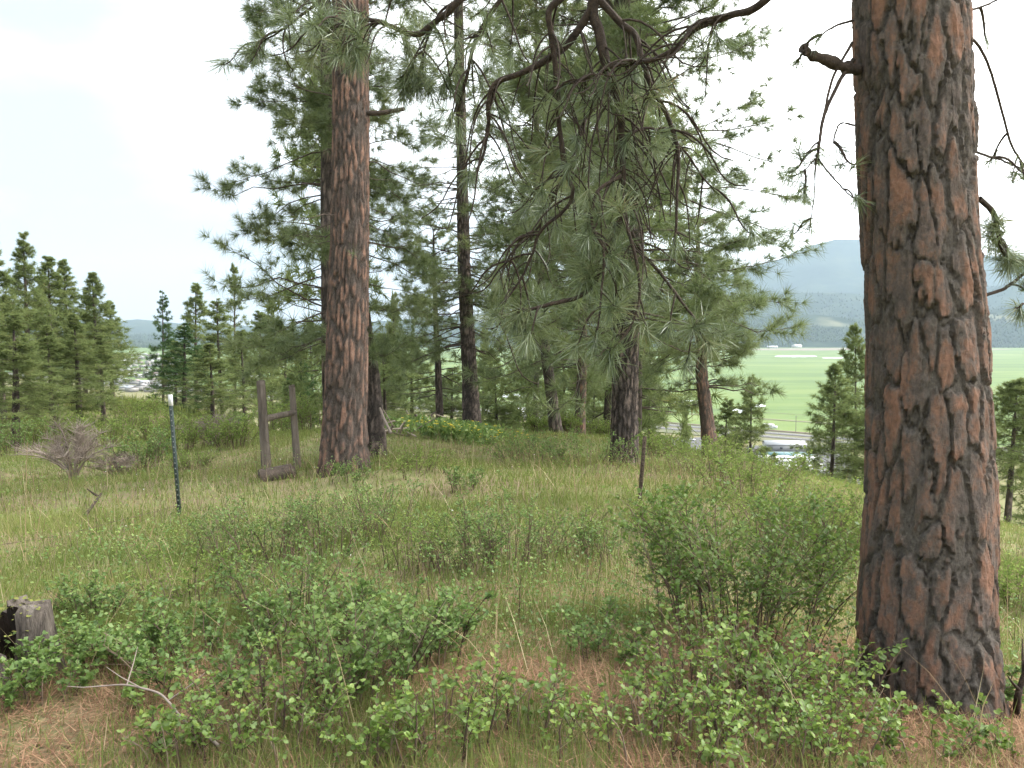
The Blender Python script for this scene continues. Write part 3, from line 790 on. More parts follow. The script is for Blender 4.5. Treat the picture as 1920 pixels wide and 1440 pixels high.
LY = 5.0
root_l = [P(1698, -430, 3.75), P(1560, -420, 4.1), P(1380, -300, 4.5), P(1220, -130, 4.9)]
limb(fore, [(root_l + PP([(1117, -5), (1124, 60), (1133, 110), (1150, 155), (1163, 215), (1166, 265), (1164, 320), (1168, 375)], 5.0), 0.050, 0.013)], 1, 9, 0.6, twig_zone=(0.42, 1.0), pt=0.14)
limb(fore, [(PP([(1168, 375), (1164, 410), (1154, 452), (1140, 490), (1117, 535), (1092, 560), (1050, 570), (1012, 580), (975, 590)], 5.0, 4.7), 0.020, 0.009)], 2, 9, 0.32, 1, pt=0.8)
limb(fore, [(PP([(1119, -5), (1165, 45), (1190, 65), (1205, 110), (1222, 160), (1245, 200), (1265, 248), (1273, 300), (1270, 390), (1262, 460)], 5.0, 4.8), 0.024, 0.007)], 3, 10, 0.55, pt=0.14)
limb(fore, [(PP([(1117, 5), (1082, 60), (1050, 95), (985, 132), (932, 152), (916, 185), (914, 230), (902, 290), (880, 335)], 5.0, 5.3), 0.027, 0.007)], 4, 11, 0.6, pt=0.16)
limb(fore, [(PP([(1120, -60), (1060, -10), (1031, 20), (1036, 65), (1045, 130), (1048, 190), (1057, 280), (1062, 320), (1076, 352), (1068, 385), (1018, 430), (1000, 470), (970, 530), (922, 588)], 4.9, 5.3), 0.023, 0.006)], 5, 9.5, 0.55, pt=0.18)
limb(fore, [([P(1695, -330, 3.78), P(1600, -180, 4.1)] + PP([(1436, 0), (1370, 30), (1302, 56), (1266, 90), (1230, 108), (1165, 120), (1110, 145), (1058, 166)], 4.4, 5.0), 0.026, 0.008)], 6, 9, 0.55, twig_zone=(0.3, 1), pt=0.14)
limb(fore, [(PP([(1166, 395), (1200, 465), (1240, 510), (1272, 548), (1302, 582), (1322, 598), (1340, 594)], 5.0, 4.7), 0.012, 0.006)], 7, 9, 0.28, 1, pt=0.75)
limb(fore, [([P(1560, -420, 4.1), P(1250, -330, 4.7), P(1000, -160, 5.1)] + PP([(862, 0), (820, 38), (778, 66), (732, 50), (692, 36), (650, 46), (610, 40)], 5.2, 5.6), 0.032, 0.008)], 8, 5.5, 0.40, 1, pt=0.55, twig_zone=(0.55, 1.0))
limb(fore, [(PP([(1045, -40), (960, -20), (900, 60), (880, 130), (868, 190), (862, 240)], 5.2, 5.5), 0.018, 0.006)], 9, 10, 0.42, 1, curl=0.8, pt=0.6)
limb(fore, [(PP([(1150, 160), (1095, 230), (1075, 300), (1040, 360), (1010, 420), (960, 470), (935, 520)], 5.3, 5.6), 0.014, 0.006)], 10, 11, 0.4, 1, pt=0.35)
limb(fore, [(PP([(1165, 260), (1210, 240), (1245, 250), (1290, 290), (1320, 340), (1345, 370)], 5.0, 5.2), 0.010, 0.005)], 11, 12, 0.36, pt=0.5)
limb(fore, [(PP([(1164, 330), (1120, 360), (1110, 420), (1130, 470), (1125, 560), (1110, 640)], 4.9, 4.6), 0.012, 0.005)], 12, 8, 0.28, 1, pt=0.5)
limb(fore, [(PP([(1166, 400), (1190, 480), (1195, 560), (1170, 620), (1130, 660)], 4.8, 4.6), 0.011, 0.005)], 13, 7, 0.26, 1, pt=0.5)
limb(fore, [(PP([(940, -60), (890, -10), (830, 20), (800, 90), (795, 150)], 5.2, 5.4), 0.014, 0.005)], 14, 9, 0.34, 2, pt=0.6)
limb(fore, [(PP([(640, -60), (600, 0), (560, 30), (520, 60), (480, 80)], 5.6, 5.8), 0.014, 0.005)], 15, 12, 0.36, 2, pt=0.6)
# twigs close beside the trunk
limb(fore, [(PP([(1600, 112), (1572, 155), (1548, 205), (1534, 262), (1528, 300)], 3.75, 3.5), 0.010, 0.005), (PP([(1598, 80), (1560, 150), (1540, 230), (1530, 292)], 3.75, 3.5), 0.007, 0.004),
            (PP([(1529, 296), (1528, 350), (1524, 400), (1521, 432)], 3.5), 0.003, 0.0022), (PP([(1530, 292), (1556, 330), (1580, 360), (1603, 386)], 3.5, 3.7), 0.004, 0.003),
            (PP([(1528, 298), (1505, 320), (1480, 330)], 3.5), 0.003, 0.002)], 16, 1.5, 0.18, needle=(40, 0.11, 0.0024))
limb(fore, [(PP([(1600, 38), (1560, 50), (1530, 70)], 3.75, 3.6), 0.006, 0.003), (PP([(1602, 235), (1575, 232), (1565, 262), (1580, 285)], 3.8, 3.75), 0.005, 0.003)], 17, 5, 0.14, needle=(50, 0.10, 0.0024))
limb(fore, [(PP([(1810, 60), (1840, 95), (1868, 180), (1893, 270), (1925, 335)], 3.85, 4.0), 0.007, 0.005), (PP([(1812, 20), (1850, 10), (1900, -10)], 3.8, 3.9), 0.006, 0.004),
            (PP([(1830, 285), (1870, 300), (1925, 325)], 3.85, 4.0), 0.006, 0.004)], 18, 3, 0.2, needle=(36, 0.11, 0.0024))
limb(fore, [(PP([(1836, 372), (1862, 400), (1872, 440), (1886, 478), (1925, 488), (1990, 470)], 3.85, 4.0), 0.014, 0.009)], 19, 9, 0.18, 2, needle=(60, 0.14, 0.0026))
limb(fore, [(PP([(1846, 554), (1872, 545), (1900, 528), (1930, 510), (2000, 500)], 3.85, 4.0), 0.009, 0.006)], 20, 3, 0.14, 1, needle=(36, 0.10, 0.0024))
limb(fore, [(PP([(1990, 560), (1950, 572), (1920, 570), (1900, 575)], 4.2, 4.1), 0.006, 0.004)], 21, 6, 0.1, 1, needle=(44, 0.10, 0.0024))
sb = MB()
cc = catmull(PP([(1612, 132), (1580, 125), (1548, 112), (1520, 103), (1506, 90)], 3.75, 3.62), 5)
sb.tubes(cc, (0.029 - 0.010 * np.linspace(0, 1, len(cc))) * (1 + 0.7 * (vnoise(np.arange(len(cc)) * 0.8, np.zeros(len(cc)), 3) - 0.5)), 9, cap=True)
for a, b_ in ((1506, 84), (1510, 104), (1516, 78)): sb.tubes(np.array([cc[-3], P(a, b_, 3.6)]), np.array([0.012, 0.003]), 5)
sb.build('broken_stub', M['twig'], fore, True)['label'] = 'broken dark branch stub on the left of the trunk'
# crown above the view
g = np.random.default_rng(77); B, F = MB(), MB()
path, br, sub, sr, pos, ax, tone, rel = pine_crown(g, FP, FR, 5.6, 17.0, 75, lambda f: 3.0 * (1 - 0.75 * f), nsub=6, ntuft=3, brad=0.05)
B.tubes(path, br, 5); B.tubes(sub, sr, 3); tufts(F, pos, ax, 16, 0.22, 0.008, g, tone=tone)
B.build('branches', M['branch'], fore); F.build('foliage', M['needle_mid'], fore)['kind'] = 'stuff'

# --- tall ponderosa left of centre
pts = tk(11.5, 645, [(648, 780), (652, 650), (657, 450), (658, 250), (657, 60), (655, -150), (650, -700), (648, -1700)])
tree('ponderosa_pine', 'tall straight red-barked ponderosa left of centre, beside the wooden fence brace', pts, [0.335, 0.305, 0.30, 0.275, 0.262, 0.25, 0.24, 0.20, 0.05],
     [dict(h0=7.2, h1=17.5, nbr=60, Lfun=lambda f: 2.6 * (1 - 0.7 * f), nsub=6, ntuft=3, brad=0.045),
      dict(h0=3.2, h1=7.4, nbr=34, Lfun=lambda f: 1.0, nsub=5, ntuft=1, brad=0.012, clump=0.25, bare=0.3, wig=0.09)], 5,
     (26, 0.20, 0.006), bark='bark_mid', trunkgrid=(132, 0.038), cell=(0.075, 0.40), depth=0.04, flare=(0.5, 0.30))
# stub on its right side
sb = MB(); cc = catmull(PP([(690, 212), (712, 212), (735, 208), (758, 204)], 11.5, 11.3), 4); sb.tubes(cc, 0.04 - 0.012 * np.linspace(0, 1, len(cc)), 7, cap=True)
o = sb.build('branch_stub', M['branch'], bpy.data.objects['ponderosa_pine.001'], True)

# --- the other pines on the knoll
tree('pine_tree', 'slim dark pine half hidden behind the tall red-barked ponderosa, branches spreading left',
     tk(14.0, 622, [(616, 650), (613, 400), (612, 150), (606, -200), (604, -700)]), [0.13, 0.12, 0.105, 0.09, 0.07, 0.02],
     [dict(h0=2.1, h1=11.5, nbr=180, outer=0.55, Lfun=lambda f: 1.75 * (1 - 0.15 * f) if f > 0.06 else 1.5, nsub=10, ntuft=3, brad=0.016, droop=0.45, e0=(0, 25), bare=0.22, wig=0.08)], 21, (30, 0.23, 0.012), trunkgrid=(30, 0.08), depth=0.018)
tree('pine_tree', 'dark straight pine with bare lower twigs, rising from the yellow flowers',
     tk(20.0, 886, [(880, 700), (870, 500), (866, 300), (860, 40), (856, -300), (852, -560)]), [0.24, 0.19, 0.16, 0.13, 0.115, 0.08, 0.03],
     [dict(h0=2.0, h1=5.0, nbr=70, Lfun=lambda f: 1.55, nsub=9, ntuft=2, brad=0.02, droop=0.45, e0=(-5, 5), clump=0.75, bare=0.2, wig=0.09),
      dict(h0=4.8, h1=16.0, nbr=130, outer=0.6, Lfun=lambda f: 1.7 * (1 - 0.3 * f), nsub=9, ntuft=2, brad=0.018, droop=0.3, e0=(0, 35), bare=0.4, clump=0.75)], 22, (28, 0.25, 0.014), trunkgrid=(48, 0.05), cell=(0.07, 0.26), depth=0.035)
tree('ponderosa_pine', 'big full-crowned pine right of centre, grey furrowed trunk behind the rusty post',
     tk(15.0, 1169, [(1171, 750), (1174, 600), (1184, 450), (1184, 300), (1172, 100), (1162, -100), (1155, -500), (1150, -800)]), [0.27, 0.245, 0.24, 0.225, 0.19, 0.16, 0.13, 0.07, 0.02],
     [dict(h0=2.4, h1=14.0, nbr=270, outer=0.5, Lfun=lambda f: 2.6 * (1 - 0.12 * f), nsub=12, ntuft=3, brad=0.024, droop=0.5, tipup=0.35, e0=(-2, 30), bare=0.2, wig=0.07)], 23, (32, 0.27, 0.014), trunkgrid=(96, 0.04), cell=(0.075, 0.30), depth=0.042)
tree('pine_tree', 'slender leaning pine trunk on the crest, tilting left as it rises',
     tk(22.0, 1044, [(1034, 740), (1022, 650), (1014, 540), (1008, 420), (1006, 200), (1005, -60)]), [0.19, 0.16, 0.145, 0.13, 0.11, 0.07, 0.02],
     [dict(h0=3.0, h1=12.6, nbr=130, outer=0.6, Lfun=lambda f: 2.1 * (1 - 0.35 * f), nsub=9, ntuft=2, brad=0.024, droop=0.4, e0=(0, 30), bare=0.3)], 24, (28, 0.26, 0.017), trunkgrid=(40, 0.06), depth=0.025)
tree('pine_tree', 'short reddish pine trunk on the crest, right of the leaning one',
     tk(23.0, 1086, [(1090, 740), (1092, 660), (1092, 520), (1094, 330), (1095, 80)]), [0.17, 0.145, 0.13, 0.11, 0.08, 0.02],
     [dict(h0=2.0, h1=10.8, nbr=115, outer=0.6, Lfun=lambda f: 1.9 * (1 - 0.45 * f), nsub=9, ntuft=2, brad=0.024, droop=0.4, e0=(0, 30), bare=0.3)], 25, (28, 0.26, 0.017), bark='bark_mid', trunkgrid=(40, 0.06), depth=0.025)
tree('pine_tree', 'pine with pinkish trunk on the right brow, standing against the green field',
     tk(20.0, 1333, [(1326, 790), (1316, 710), (1312, 620), (1310, 520), (1308, 420)]), [0.20, 0.165, 0.145, 0.12, 0.09, 0.02],
     [dict(h0=1.5, h1=6.2, nbr=95, outer=0.6, Lfun=lambda f: 1.5 * (1 - 0.4 * f), nsub=10, ntuft=2, brad=0.024, droop=0.5, e0=(5, 30), bare=0.3)], 26, (28, 0.24, 0.015), bark='bark_mid', trunkgrid=(40, 0.06), depth=0.025)
tree('pine_tree', 'thin twiggy young pine left of the dark straight pine',
     tk(27.0, 826, [(822, 700), (817, 600), (814, 500), (812, 430)]), [0.14, 0.11, 0.085, 0.05, 0.015],
     [dict(h0=1.6, h1=7.2, nbr=85, Lfun=lambda f: 1.75 * (1 - 0.6 * f), nsub=7, ntuft=2, brad=0.024, droop=0.35, e0=(-5, 30), bare=0.25)], 27, (26, 0.26, 0.017), trunkgrid=(24, 0.12), depth=0.015)
tree('burnt_snag', 'charred leaning dead trunk just behind the tall red-barked ponderosa',
     tk(14.5, 706, [(703, 760), (696, 690), (690, 640), (684, 560)]), [0.20, 0.15, 0.13, 0.11, 0.05],
     [dict(h0=1.2, h1=2.6, nbr=6, Lfun=lambda f: 0.5, nsub=2, ntuft=1, brad=0.012, clump=0.0)], 28, (0, 0, 0), bark='bark_grey', trunkgrid=(30, 0.06), depth=0.03, cat='snag')

# ------------------------------------------------------------------ trees farther off
PROTO = {}
def far_tree(name, label, px, ytop, Y, w, seed, mat='needle_far', h0f=0.22, nbr=90, nsub=6, blades=14, bl=0.32, bw=0.05, r=0.12, e0=(-12, 38), group=None, shape=0.8):
    base = gpx(px, Y); top = P(px, ytop, Y); H = top[2] - base[2]
    key = (mat, h0f, nbr, shape, seed % 4)
    if key not in PROTO:                       # one mesh set per kind of tree, grown 9 m tall and 2 m wide
        t_ = tree(name, label, [(0, 0, 0), (0.05 * math.sin(seed), 0.04, 4.5), (0, 0, 9.0)], [r, r * 0.62, 0.012],
                  [dict(h0=h0f * 9, h1=8.92, nbr=nbr, Lfun=lambda f: 2.0 * (0.07 + 0.93 * (1 - f) ** shape) * (1 if f > 0.12 else 0.75), nsub=nsub, ntuft=2, brad=0.022, droop=0.22, tipup=0.22, e0=e0, bare=0.15, subl=0.46, thin=True, hpow=0.72)],
                  seed, (blades, bl, bw, (10, 95)), mat=mat, trunkgrid=(10, 0.4), depth=0.012, flare=(0.3, 0.2), bk=3, sk=3)
        PROTO[key] = [(o.name.split('.')[0], o.data, o.get('kind')) for o in t_.children]
        for o in list(t_.children): bpy.data.objects.remove(o)
        bpy.data.objects.remove(t_)
    root = thing(name, label, 'tree', base, group)
    root.rotation_euler = (0.03 * math.sin(seed * 3.7), 0.03 * math.sin(seed * 5.3), seed * 2.1); root.scale = (w / 2.0, w / 2.0, H / 9.0)
    for nm, me, kd in PROTO[key]:
        o = bpy.data.objects.new(nm, me); COL.objects.link(o); o.parent = root
        if kd: o['kind'] = kd
    return root
GL = 'pines of the left-hand grove'
for i, (px, yt, Y, w, lab) in enumerate([
    (-60, 430, 26, 1.9, 'pine cut by the left edge of the picture, dense and pale'),
    (6, 455, 31, 2.0, 'pine at the far left edge, just left of the tallest spire'),
    (54, 438, 33, 1.75, 'tallest pine spire of the left grove, slim dark trunk showing'),
    (104, 482, 35, 2.0, 'blunt-topped pine right of the tallest spire in the left grove'),
    (132, 488, 40, 2.0, 'pale pine crown behind the blunt-topped one in the left grove'),
    (186, 512, 36, 1.9, 'pointed pine near the right end of the left grove'),
    (212, 565, 40, 1.6, 'lower pine closing the right end of the left grove'),
    (150, 590, 30, 1.8, 'smaller pine in front of the left grove, brownish lower twigs'),
    (30, 590, 25, 1.9, 'bushy pine low at the left edge in front of the grove'),
    (80, 520, 38, 1.6, 'narrow pine tip between the tallest spire and the blunt-topped pine'),
    (160, 545, 41, 1.6, 'narrow pine tip left of the pointed pine in the left grove'),
    (100, 610, 29, 1.5, 'short pine below the tallest spire, front of the left grove'),
    (195, 630, 33, 1.4, 'short pine below the pointed pine, front of the left grove'),
    (-10, 520, 36, 1.9, 'dark pine filling the far left edge behind the grove')]):
    far_tree('pine_tree', lab, px, yt, Y, w, 100 + i, h0f=0.22 if i not in (7, 8) else 0.1, r=0.15, group=GL, nbr=165, nsub=5, blades=12, bl=0.38, bw=0.042, shape=1.2)
for i, (px, yt, Y, w, mat, lab) in enumerate([
    (306, 543, 46, 1.4, 'needle_fir', 'slim lone fir beside the gap that shows the far town'),
    (371, 532, 50, 2.5, 'needle_far', 'broad pine behind the dark fir, left of the tall ponderosa'),
    (345, 605, 38, 2.1, 'needle_fir', 'dark green low-branched fir right of the white-tipped post'),
    (418, 560, 44, 2.2, 'needle_far', 'pale pine between the broad pine and the thin-topped one'),
    (441, 498, 48, 1.8, 'needle_far', 'thin-topped tall pine with sparse crown left of the ponderosa'),
    (488, 585, 42, 2.2, 'needle_far', 'pine crown above the wooden fence brace'),
    (532, 620, 46, 2.4, 'needle_far', 'pale pine behind the wooden fence brace, right side'),
    (574, 655, 34, 1.5, 'needle_fir', 'small dark green fir close left of the ponderosa trunk'),
    (400, 645, 34, 1.9, 'needle_far', 'grey-green young pine in front of the broad pine'),
    (460, 620, 38, 1.7, 'needle_far', 'young pine left of the wooden fence brace'),
    (510, 560, 52, 1.9, 'needle_far', 'tall pale pine far behind the wooden fence brace'),
    (590, 600, 48, 1.9, 'needle_far', 'pale pine showing left of the ponderosa trunk'),
    (330, 640, 44, 1.5, 'needle_far', 'small pine between the lone fir and the dark fir'),
    (550, 700, 30, 1.2, 'needle_far', 'short pale pine seen between the brace posts')]):
    far_tree('fir_tree' if mat == 'needle_fir' else 'pine_tree', lab, px, yt, Y, w, 120 + i, mat=mat, h0f=0.05 if mat == 'needle_fir' else 0.15, e0=(-18, 25) if mat == 'needle_fir' else (-10, 38),
             nbr=85 if px == 441 else 140, nsub=5, blades=12, bl=0.38, bw=0.042, shape=1.05)
for i, (px, yt, Y, w, lab) in enumerate([
    (722, 628, 34, 2.3, 'round pale pine on the slope right of the tall ponderosa'),
    (775, 640, 40, 2.6, 'pale pine behind the twiggy young pine'),
    (735, 555, 55, 1.6, 'faint tall pine far behind, right of the tall ponderosa'),
    (935, 672, 36, 1.9, 'pale pine below the crest right of the dark straight pine'),
    (992, 650, 38, 2.2, 'soft green pine below the crest left of the leaning trunk'),
    (1062, 630, 36, 2.0, 'pine between the two crest trunks, farther down the slope'),
    (1135, 630, 36, 2.2, 'green pine behind the big full-crowned pine, left side'),
    (1218, 670, 32, 1.4, 'bushy pine with a rust-red dead tip, right of the big grey trunk'),
    (1275, 770, 44, 1.1, 'low pine half hidden under the brow, above the parked cars'),
    (1402, 708, 33, 1.4, 'young pine right of the pink trunk, brown lower twigs'),
    (1355, 750, 36, 1.6, 'dense low pine behind the pinkish trunk'),
    (1600, 610, 36, 1.9, 'tall narrow pine touching the foreground trunk on its left'),
    (1552, 685, 32, 1.9, 'spreading pine left of the tall narrow one, forked crown'),
    (1500, 860, 30, 0.9, 'small pine on the slope in front of the white vehicles'),
    (1885, 710, 28, 1.7, 'twin-trunked pine at the right edge behind the big trunk'),
    (1935, 740, 33, 2.0, 'pine at the right edge, behind the twin-trunked one'),
    (1650, 740, 31, 2.0, 'low pine just behind the foreground trunk, left side'),
    (1450, 850, 33, 0.8, 'sapling pine beside the white vehicles below'),
    (690, 600, 42, 2.2, 'pale pine top directly behind the charred trunk'),
    (850, 690, 33, 1.8, 'low pine directly left of the dark straight pine, below the crest'),
    (905, 620, 46, 1.8, 'faint pine spire just right of the dark straight pine'),
    (1110, 690, 31, 1.6, 'low pine just right of the reddish crest trunk'),
    (1180, 640, 38, 2.2, 'pine hidden behind the big grey trunk, farther down the slope'),
    (1192, -40, 27, 3.2, 'tall pine whose crown fills in right of the big full-crowned pine'),
    (1135, -90, 29, 2.7, 'tall pine whose crown thickens the centre behind the hanging limbs'),
    (1000, 110, 31, 2.3, 'tall pine crown right of the dark straight pine, behind the leaning trunk'),
    (624, 60, 24, 2.1, 'tall pine crown behind the slim pine, left of the tall ponderosa')]):
    far_tree('pine_tree', lab, px, yt, Y, w, 140 + i, h0f=0.42 if px == 1885 else 0.10, nbr=175, nsub=5, blades=12, bl=0.40, bw=0.042, shape=0.85, r=0.16 if px == 1885 else 0.12)

# ------------------------------------------------------------------ shrubs
def ovals(mb, pos, d, up, size, ratio, g, r, lod=False):
    """leaves: folded ovals from pos along d"""
    K = len(pos)
    d = nrm(d); s = nrm(np.cross(d, up)); n_ = np.cross(s, d)
    L = size[:, None]; W = L * ratio * 0.5
    f = 0.18 * L
    if lod:
        v = np.stack([pos, pos + d * L * 0.5 + s * W + n_ * f * 0.5, pos + d * L, pos + d * L * 0.5 - s * W + n_ * f * 0.5], 1).reshape(-1, 3)
        b = (np.arange(K) * 4)[:, None, None]
        mb.add(v, t=(np.array([[0, 1, 2], [0, 2, 3]])[None] + b).reshape(-1, 3), r=np.repeat(r, 4))
        return
    v = np.stack([pos, pos + d * L * 0.33 + s * W * 0.95 + n_ * f * 0.5, pos + d * L * 0.33 - s * W * 0.95 + n_ * f * 0.5,
                  pos + d * L * 0.72 + s * W * 0.8 + n_ * f * 0.4, pos + d * L * 0.72 - s * W * 0.8 + n_ * f * 0.4, pos + d * L - n_ * f * 0.3, pos + d * L * 0.5], 1).reshape(-1, 3)
    b = (np.arange(K) * 7)[:, None, None]
    t = (np.array([[0, 1, 6], [1, 3, 6], [3, 5, 6], [5, 4, 6], [4, 2, 6], [2, 0, 6]])[None] + b).reshape(-1, 3)
    mb.add(v, t=t, r=np.repeat(r, 7))

LEAF = None
def shrub(name, label, base, h, w, nst, ntw, nlf, leaf, seed, mat='leaf_dark', ratio=0.75, spread=0.45, cat='shrub', group=None, pieces=0, stemr=0.005, low=0.2, stemmat='stem', umb=False):
    global LEAF
    g = np.random.default_rng(seed)
    root = thing(name, label, cat, base, group)
    n_ = 6; q = np.linspace(0, 1, n_)
    a = g.uniform(0, 2 * math.pi, nst); rr = np.sqrt(g.random(nst)) * w * 0.5 * spread
    b0 = np.stack([base[0] + np.cos(a) * rr, base[1] + np.sin(a) * rr], 1)
    z0 = gz(b0[:, 0], b0[:, 1]) - 0.02
    out = np.stack([np.cos(a), np.sin(a), np.zeros(nst)], 1)
    reach = w * 0.5 * (1 - spread) * g.uniform(0.2, 1.15, nst)
    hh = h * g.uniform(0.55, 1.05, nst) * (1 - 0.3 * (reach / (w * 0.5 + 1e-6)))
    path = np.zeros((nst, n_, 3))
    path[..., :2] = b0[:, None]; path[..., 2] = z0[:, None]
    path += out[:, None] * (reach[:, None] * q[None] ** (1.6 if umb else 1.5))[..., None]
    path[..., 2] += hh[:, None] * ((1 - (1 - q[None]) ** 1.5) if umb else (q[None] - 0.12 * q[None] ** 3))
    path += np.cumsum(g.normal(0, 0.018 * h, (nst, n_, 3)), 1) * q[None, :, None]
    k = nst * ntw; bi = np.repeat(np.arange(nst), ntw)
    s = low + (1 - low) * g.random(k); s[::ntw] = 0.98
    x = s * (n_ - 1); i0 = np.minimum(x.astype(int), n_ - 2); fr = (x - i0)[:, None]
    st = path[bi, i0] * (1 - fr) + path[bi, i0 + 1] * fr
    tg = nrm(path[bi, i0 + 1] - path[bi, i0])
    d = g.normal(size=(k, 3)); d[:, 2] = np.abs(d[:, 2]) * 0.5 + 0.05
    d = nrm(nrm(d) + tg * 0.5)
    tl = h * g.uniform(0.16, 0.42, k) * (1.15 - 0.5 * s)
    qq = np.linspace(0, 1, 4)
    tw = st[:, None] + d[:, None] * (tl[:, None] * qq[None])[..., None]
    tw[..., 2] += tl[:, None] * 0.15 * qq[None] ** 2 * g.uniform(-1, 1.2, (k, 1))
    st_ = 1 if mat == 'leaf_snow' else 3
    srad = (stemr * g.uniform(0.6, 1.3, (nst, 1))) * (1.1 - 0.75 * q[None]); trad = (min(stemr * 0.4, 0.0045) * (1 - 0.5 * qq)[None] * np.ones((k, 1)))[:, ::st_]
    tone_s = g.random(nst)
    if nst <= 20 and nlf:
        for i_ in range(nst):
            S = MB(); w_ = bi == i_
            S.tubes(path[i_:i_ + 1], srad[i_:i_ + 1], 4, r=tone_s[i_]); S.tubes(tw[w_][:, ::st_], trad[w_], 3, r=tone_s[i_]); S.build('stem', M[stemmat], root)
    else:
        S = MB(); S.tubes(path, srad, 4, r=tone_s); S.tubes(tw[:, ::st_], trad, 3, r=np.repeat(tone_s, ntw))
        S.build('stems', M[stemmat], root)
    if nlf:
        kk = k * nlf; ti = np.repeat(np.arange(k), nlf)
        u = 0.15 + 0.85 * g.random(kk); u[::nlf] = 1.0
        y = u * 3; j0 = np.minimum(y.astype(int), 2); ff = (y - j0)[:, None]
        lp = tw[ti, j0] * (1 - ff) + tw[ti, j0 + 1] * ff
        ld = nrm(nrm(g.normal(size=(kk, 3)) * np.array([1, 1, 0.45])) + d[ti] * 0.5 + np.array([0, 0, 0.1]))
        up = nrm(np.array([0, 0, 1.0]) + g.normal(0, 0.45, (kk, 3)))
        thin_ = g.random(kk) < (0.8 if mat == 'leaf_snow' else 1.0)
        lp, ld, up, u, ti = lp[thin_], ld[thin_], up[thin_], u[thin_], ti[thin_]; nrep_ = np.repeat(g.random(nst), ntw * nlf)[thin_]; kk = len(lp)
        lr = np.clip(0.55 * g.random(kk) + 0.35 * nrep_ + 0.25 * (u > 0.9) * g.random(kk), 0, 1)
        ls = leaf * g.uniform(0.45, 1.3, kk)
        if pieces:
            dist = np.linalg.norm(lp - EYE, axis=1) - 0.3 * ls / leaf
            vis = np.argsort(dist)[:pieces]
            mask = np.ones(kk, bool); mask[vis] = False
            if LEAF is None:
                LEAF = []
                for t_ in range(4):
                    lb = MB(); ovals(lb, np.zeros((1, 3)), np.array([[0, 1.0, 0]]), np.array([[0, 0, 1.0]]), np.array([1.0]), 0.72, g, np.array([0.25 + 0.22 * t_]))
                    V_ = np.concatenate(lb.v); me = make_mesh('leaf', V_, np.concatenate(lb.t), np.zeros((0, 4), int), {'rnd': np.concatenate(lb.r)})
                    me.materials.append(M['leaf_snow']); LEAF.append(me)
            from mathutils import Matrix
            for i in vis:
                dd = ld[i]; sd = np.cross(dd, up[i]); sd /= np.linalg.norm(sd); nn_ = np.cross(sd, dd)
                o = bpy.data.objects.new('leaf', LEAF[int(lr[i] * 3.99)]); COL.objects.link(o)
                o.parent = root
                z = ls[i]
                o.matrix_parent_inverse = Matrix.Translation(-Vector(base))
                o.matrix_basis = Matrix(((sd[0] * z, dd[0] * z, nn_[0] * z, lp[i][0]), (sd[1] * z, dd[1] * z, nn_[1] * z, lp[i][1]), (sd[2] * z, dd[2] * z, nn_[2] * z, lp[i][2]), (0, 0, 0, 1)))
            lp, ld, up, ls, lr = lp[mask], ld[mask], up[mask], ls[mask], lr[mask]
        F = MB(); ovals(F, lp, ld, up, ls, ratio, g, lr, lod=mat != 'leaf_snow')
        F.build('foliage', M[mat], root)['kind'] = 'stuff'
    return root

def gp(px, py):
    """ground point seen at pixel"""
    d = P(px, py, 1.0) - EYE
    t = np.concatenate([np.arange(1.5, 30, 0.03), np.arange(30, 80, 0.2)])
    p = EYE + d[None] * t[:, None]
    z = gz(p[:, 0], p[:, 1])
    i = np.argmax(p[:, 2] < z)
    return gpt(p[i, 0], p[i, 1])

